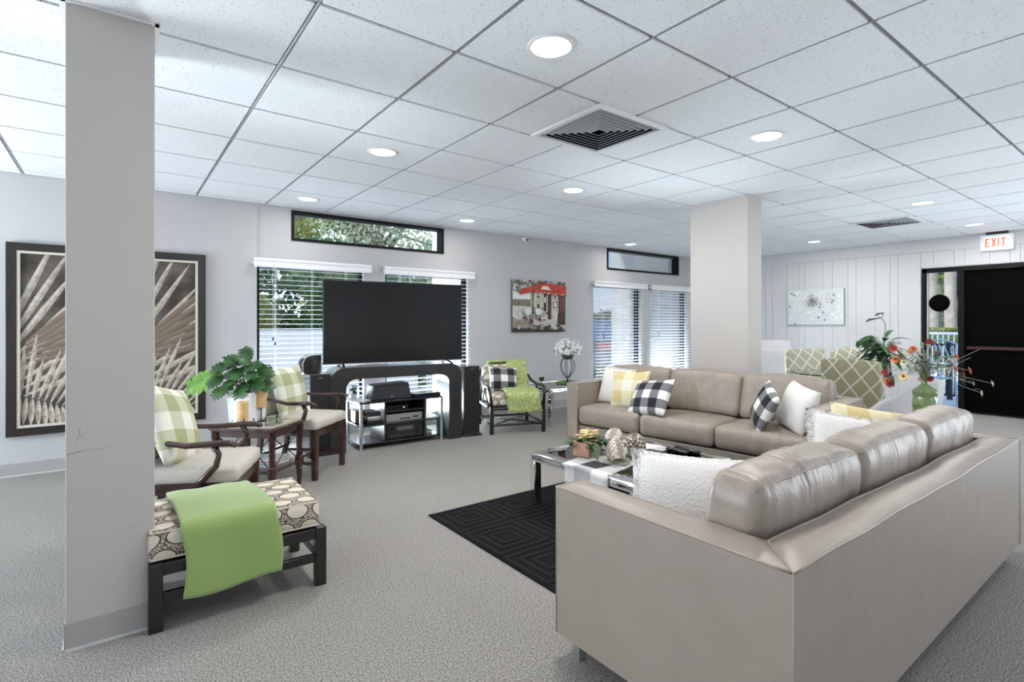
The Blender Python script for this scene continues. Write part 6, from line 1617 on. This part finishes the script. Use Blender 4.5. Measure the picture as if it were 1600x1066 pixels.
for i in range(9000): foliage_leaf(bm, Vector((rnd.uniform(-.5, .5), rnd.uniform(-4, 4), rnd.choice((rnd.uniform(0, 1.15), 1.12)))), .07, rnd)
o = obj('foliage', bm, fol2, t); o['kind'] = 'stuff'
bm = NB(); box(bm, -.40, -3.9, 0, .40, 3.9, 1.05); obj('hedge_core', bm, fol3, t)
def palm(label, x, y, r_, seed):
    t = thing('palm_tree', label, 'palm tree', (x, y, -.05), 0, 'palms beyond the pool'); bm = NB(); rnd = random.Random(seed)
    tube(bm, [(0.02*math.sin(k), 0, k*.55) for k in range(16)], [r_*(1.25-.02*k)*(1+.05*(k % 2)) for k in range(16)], 14); obj('trunk', bm, palmbark, t, smooth=True)
    bm = NB()
    for k in range(22):
        a = k*2.4; e2 = rnd.uniform(-.5, 1.0); d = Vector((math.cos(a)*math.cos(e2), math.sin(a)*math.cos(e2), math.sin(e2)))
        for q in range(26):
            c = Vector((0, 0, 8.2))+d*(.3+q*.085)+Vector((0, 0, -.012*q*q*.25)); sd = d.cross(Vector((0, 0, 1))).normalized()
            for sg in (-1, 1): leaf_blade(bm, c, sd*sg+d*.5+Vector((0, 0, -.3)), (0, 0, 1), .5, .03, 0, n=2)
    o = obj('fronds', bm, fol3, t)
palm('left palm trunk seen through the pool door pane', 20.8, 5.42, .125, 1)
palm('right palm trunk seen through the pool door pane', 20.2, 4.82, .125, 2)
tree('tall leafy tree behind the palms on the left', 24.5, 7.6, 7.5, 2.8, fol2, 6000, .16, .2, 11, 22, low=.25)
tree('dark leafy tree behind the palms on the right', 26.0, 5.4, 8.0, 3.0, fol3, 8000, .16, .25, 12, 26, low=.1)
tree('sunlit tree behind the right palm', 24.0, 4.6, 6.5, 2.0, fol2, 4500, .13, .2, 13, 18, low=.15)
# patio chairs with white scrolled metal
def patio_chair(label, x, y, rz):
    t = thing('patio_chair', label, 'patio chair', (x, y, -.04), rz, 'white scrolled patio chairs outside the pool door')
    wm = mat('patio_white', (.62, .66, .74), .4)
    for sx in (-1, 1):
        bm = NB(); tube(bm, [(sx*.24, -.22, 0), (sx*.24, -.22, .62), (sx*.24, .0, .66), (sx*.24, .22, .62)], .014, 6); obj('leg', bm, wm, t, smooth=True)
        bm = NB(); tube(bm, [(sx*.24, .26, 0), (sx*.24, .20, .42), (sx*.22, .30, .95)], .014, 6); obj('leg', bm, wm, t, smooth=True)
    bm = NB()
    for k in range(9): box(bm, -.24, -.22+k*.05, .42, .24, -.195+k*.05, .43)
    obj('seat', bm, wm, t)
    bm = NB()
    for k in range(5):
        x_ = -.18+k*.09; tube(bm, [(x_+.035*math.sin(j*.9+k), .205+j*.0105, .44+j*.055) for j in range(10)], .010, 6)
    tube(bm, [(-.22, .30, .95), (-.1, .31, 1.0), (0, .31, 1.02), (.1, .31, 1.0), (.22, .30, .95)], .014, 6); obj('backrest', bm, wm, t, smooth=True)
patio_chair('white scrolled patio chair just outside the pane, facing the pool', 10.35, 2.72, R(-100))
patio_chair('second white scrolled patio chair, farther along the terrace', 10.85, 4.25, R(60))
t = thing('patio_table', 'small round white patio table between the scrolled chairs', 'patio table', (10.42, 3.55, -.04))
bm = NB(); lathe(bm, [(.30, .66), (.31, .67), (.30, .685)], n=32); obj('table_top', bm, mat('patio_white', (.62, .66, .74), .4), t)
bm = NB(); tube(bm, [(0, 0, 0), (0, 0, .66)], .02, 8); lathe(bm, [(.20, 0), (.20, .015), (.03, .03)], n=24); obj('pedestal', bm, mat('patio_white', (.62, .66, .74), .4), t)
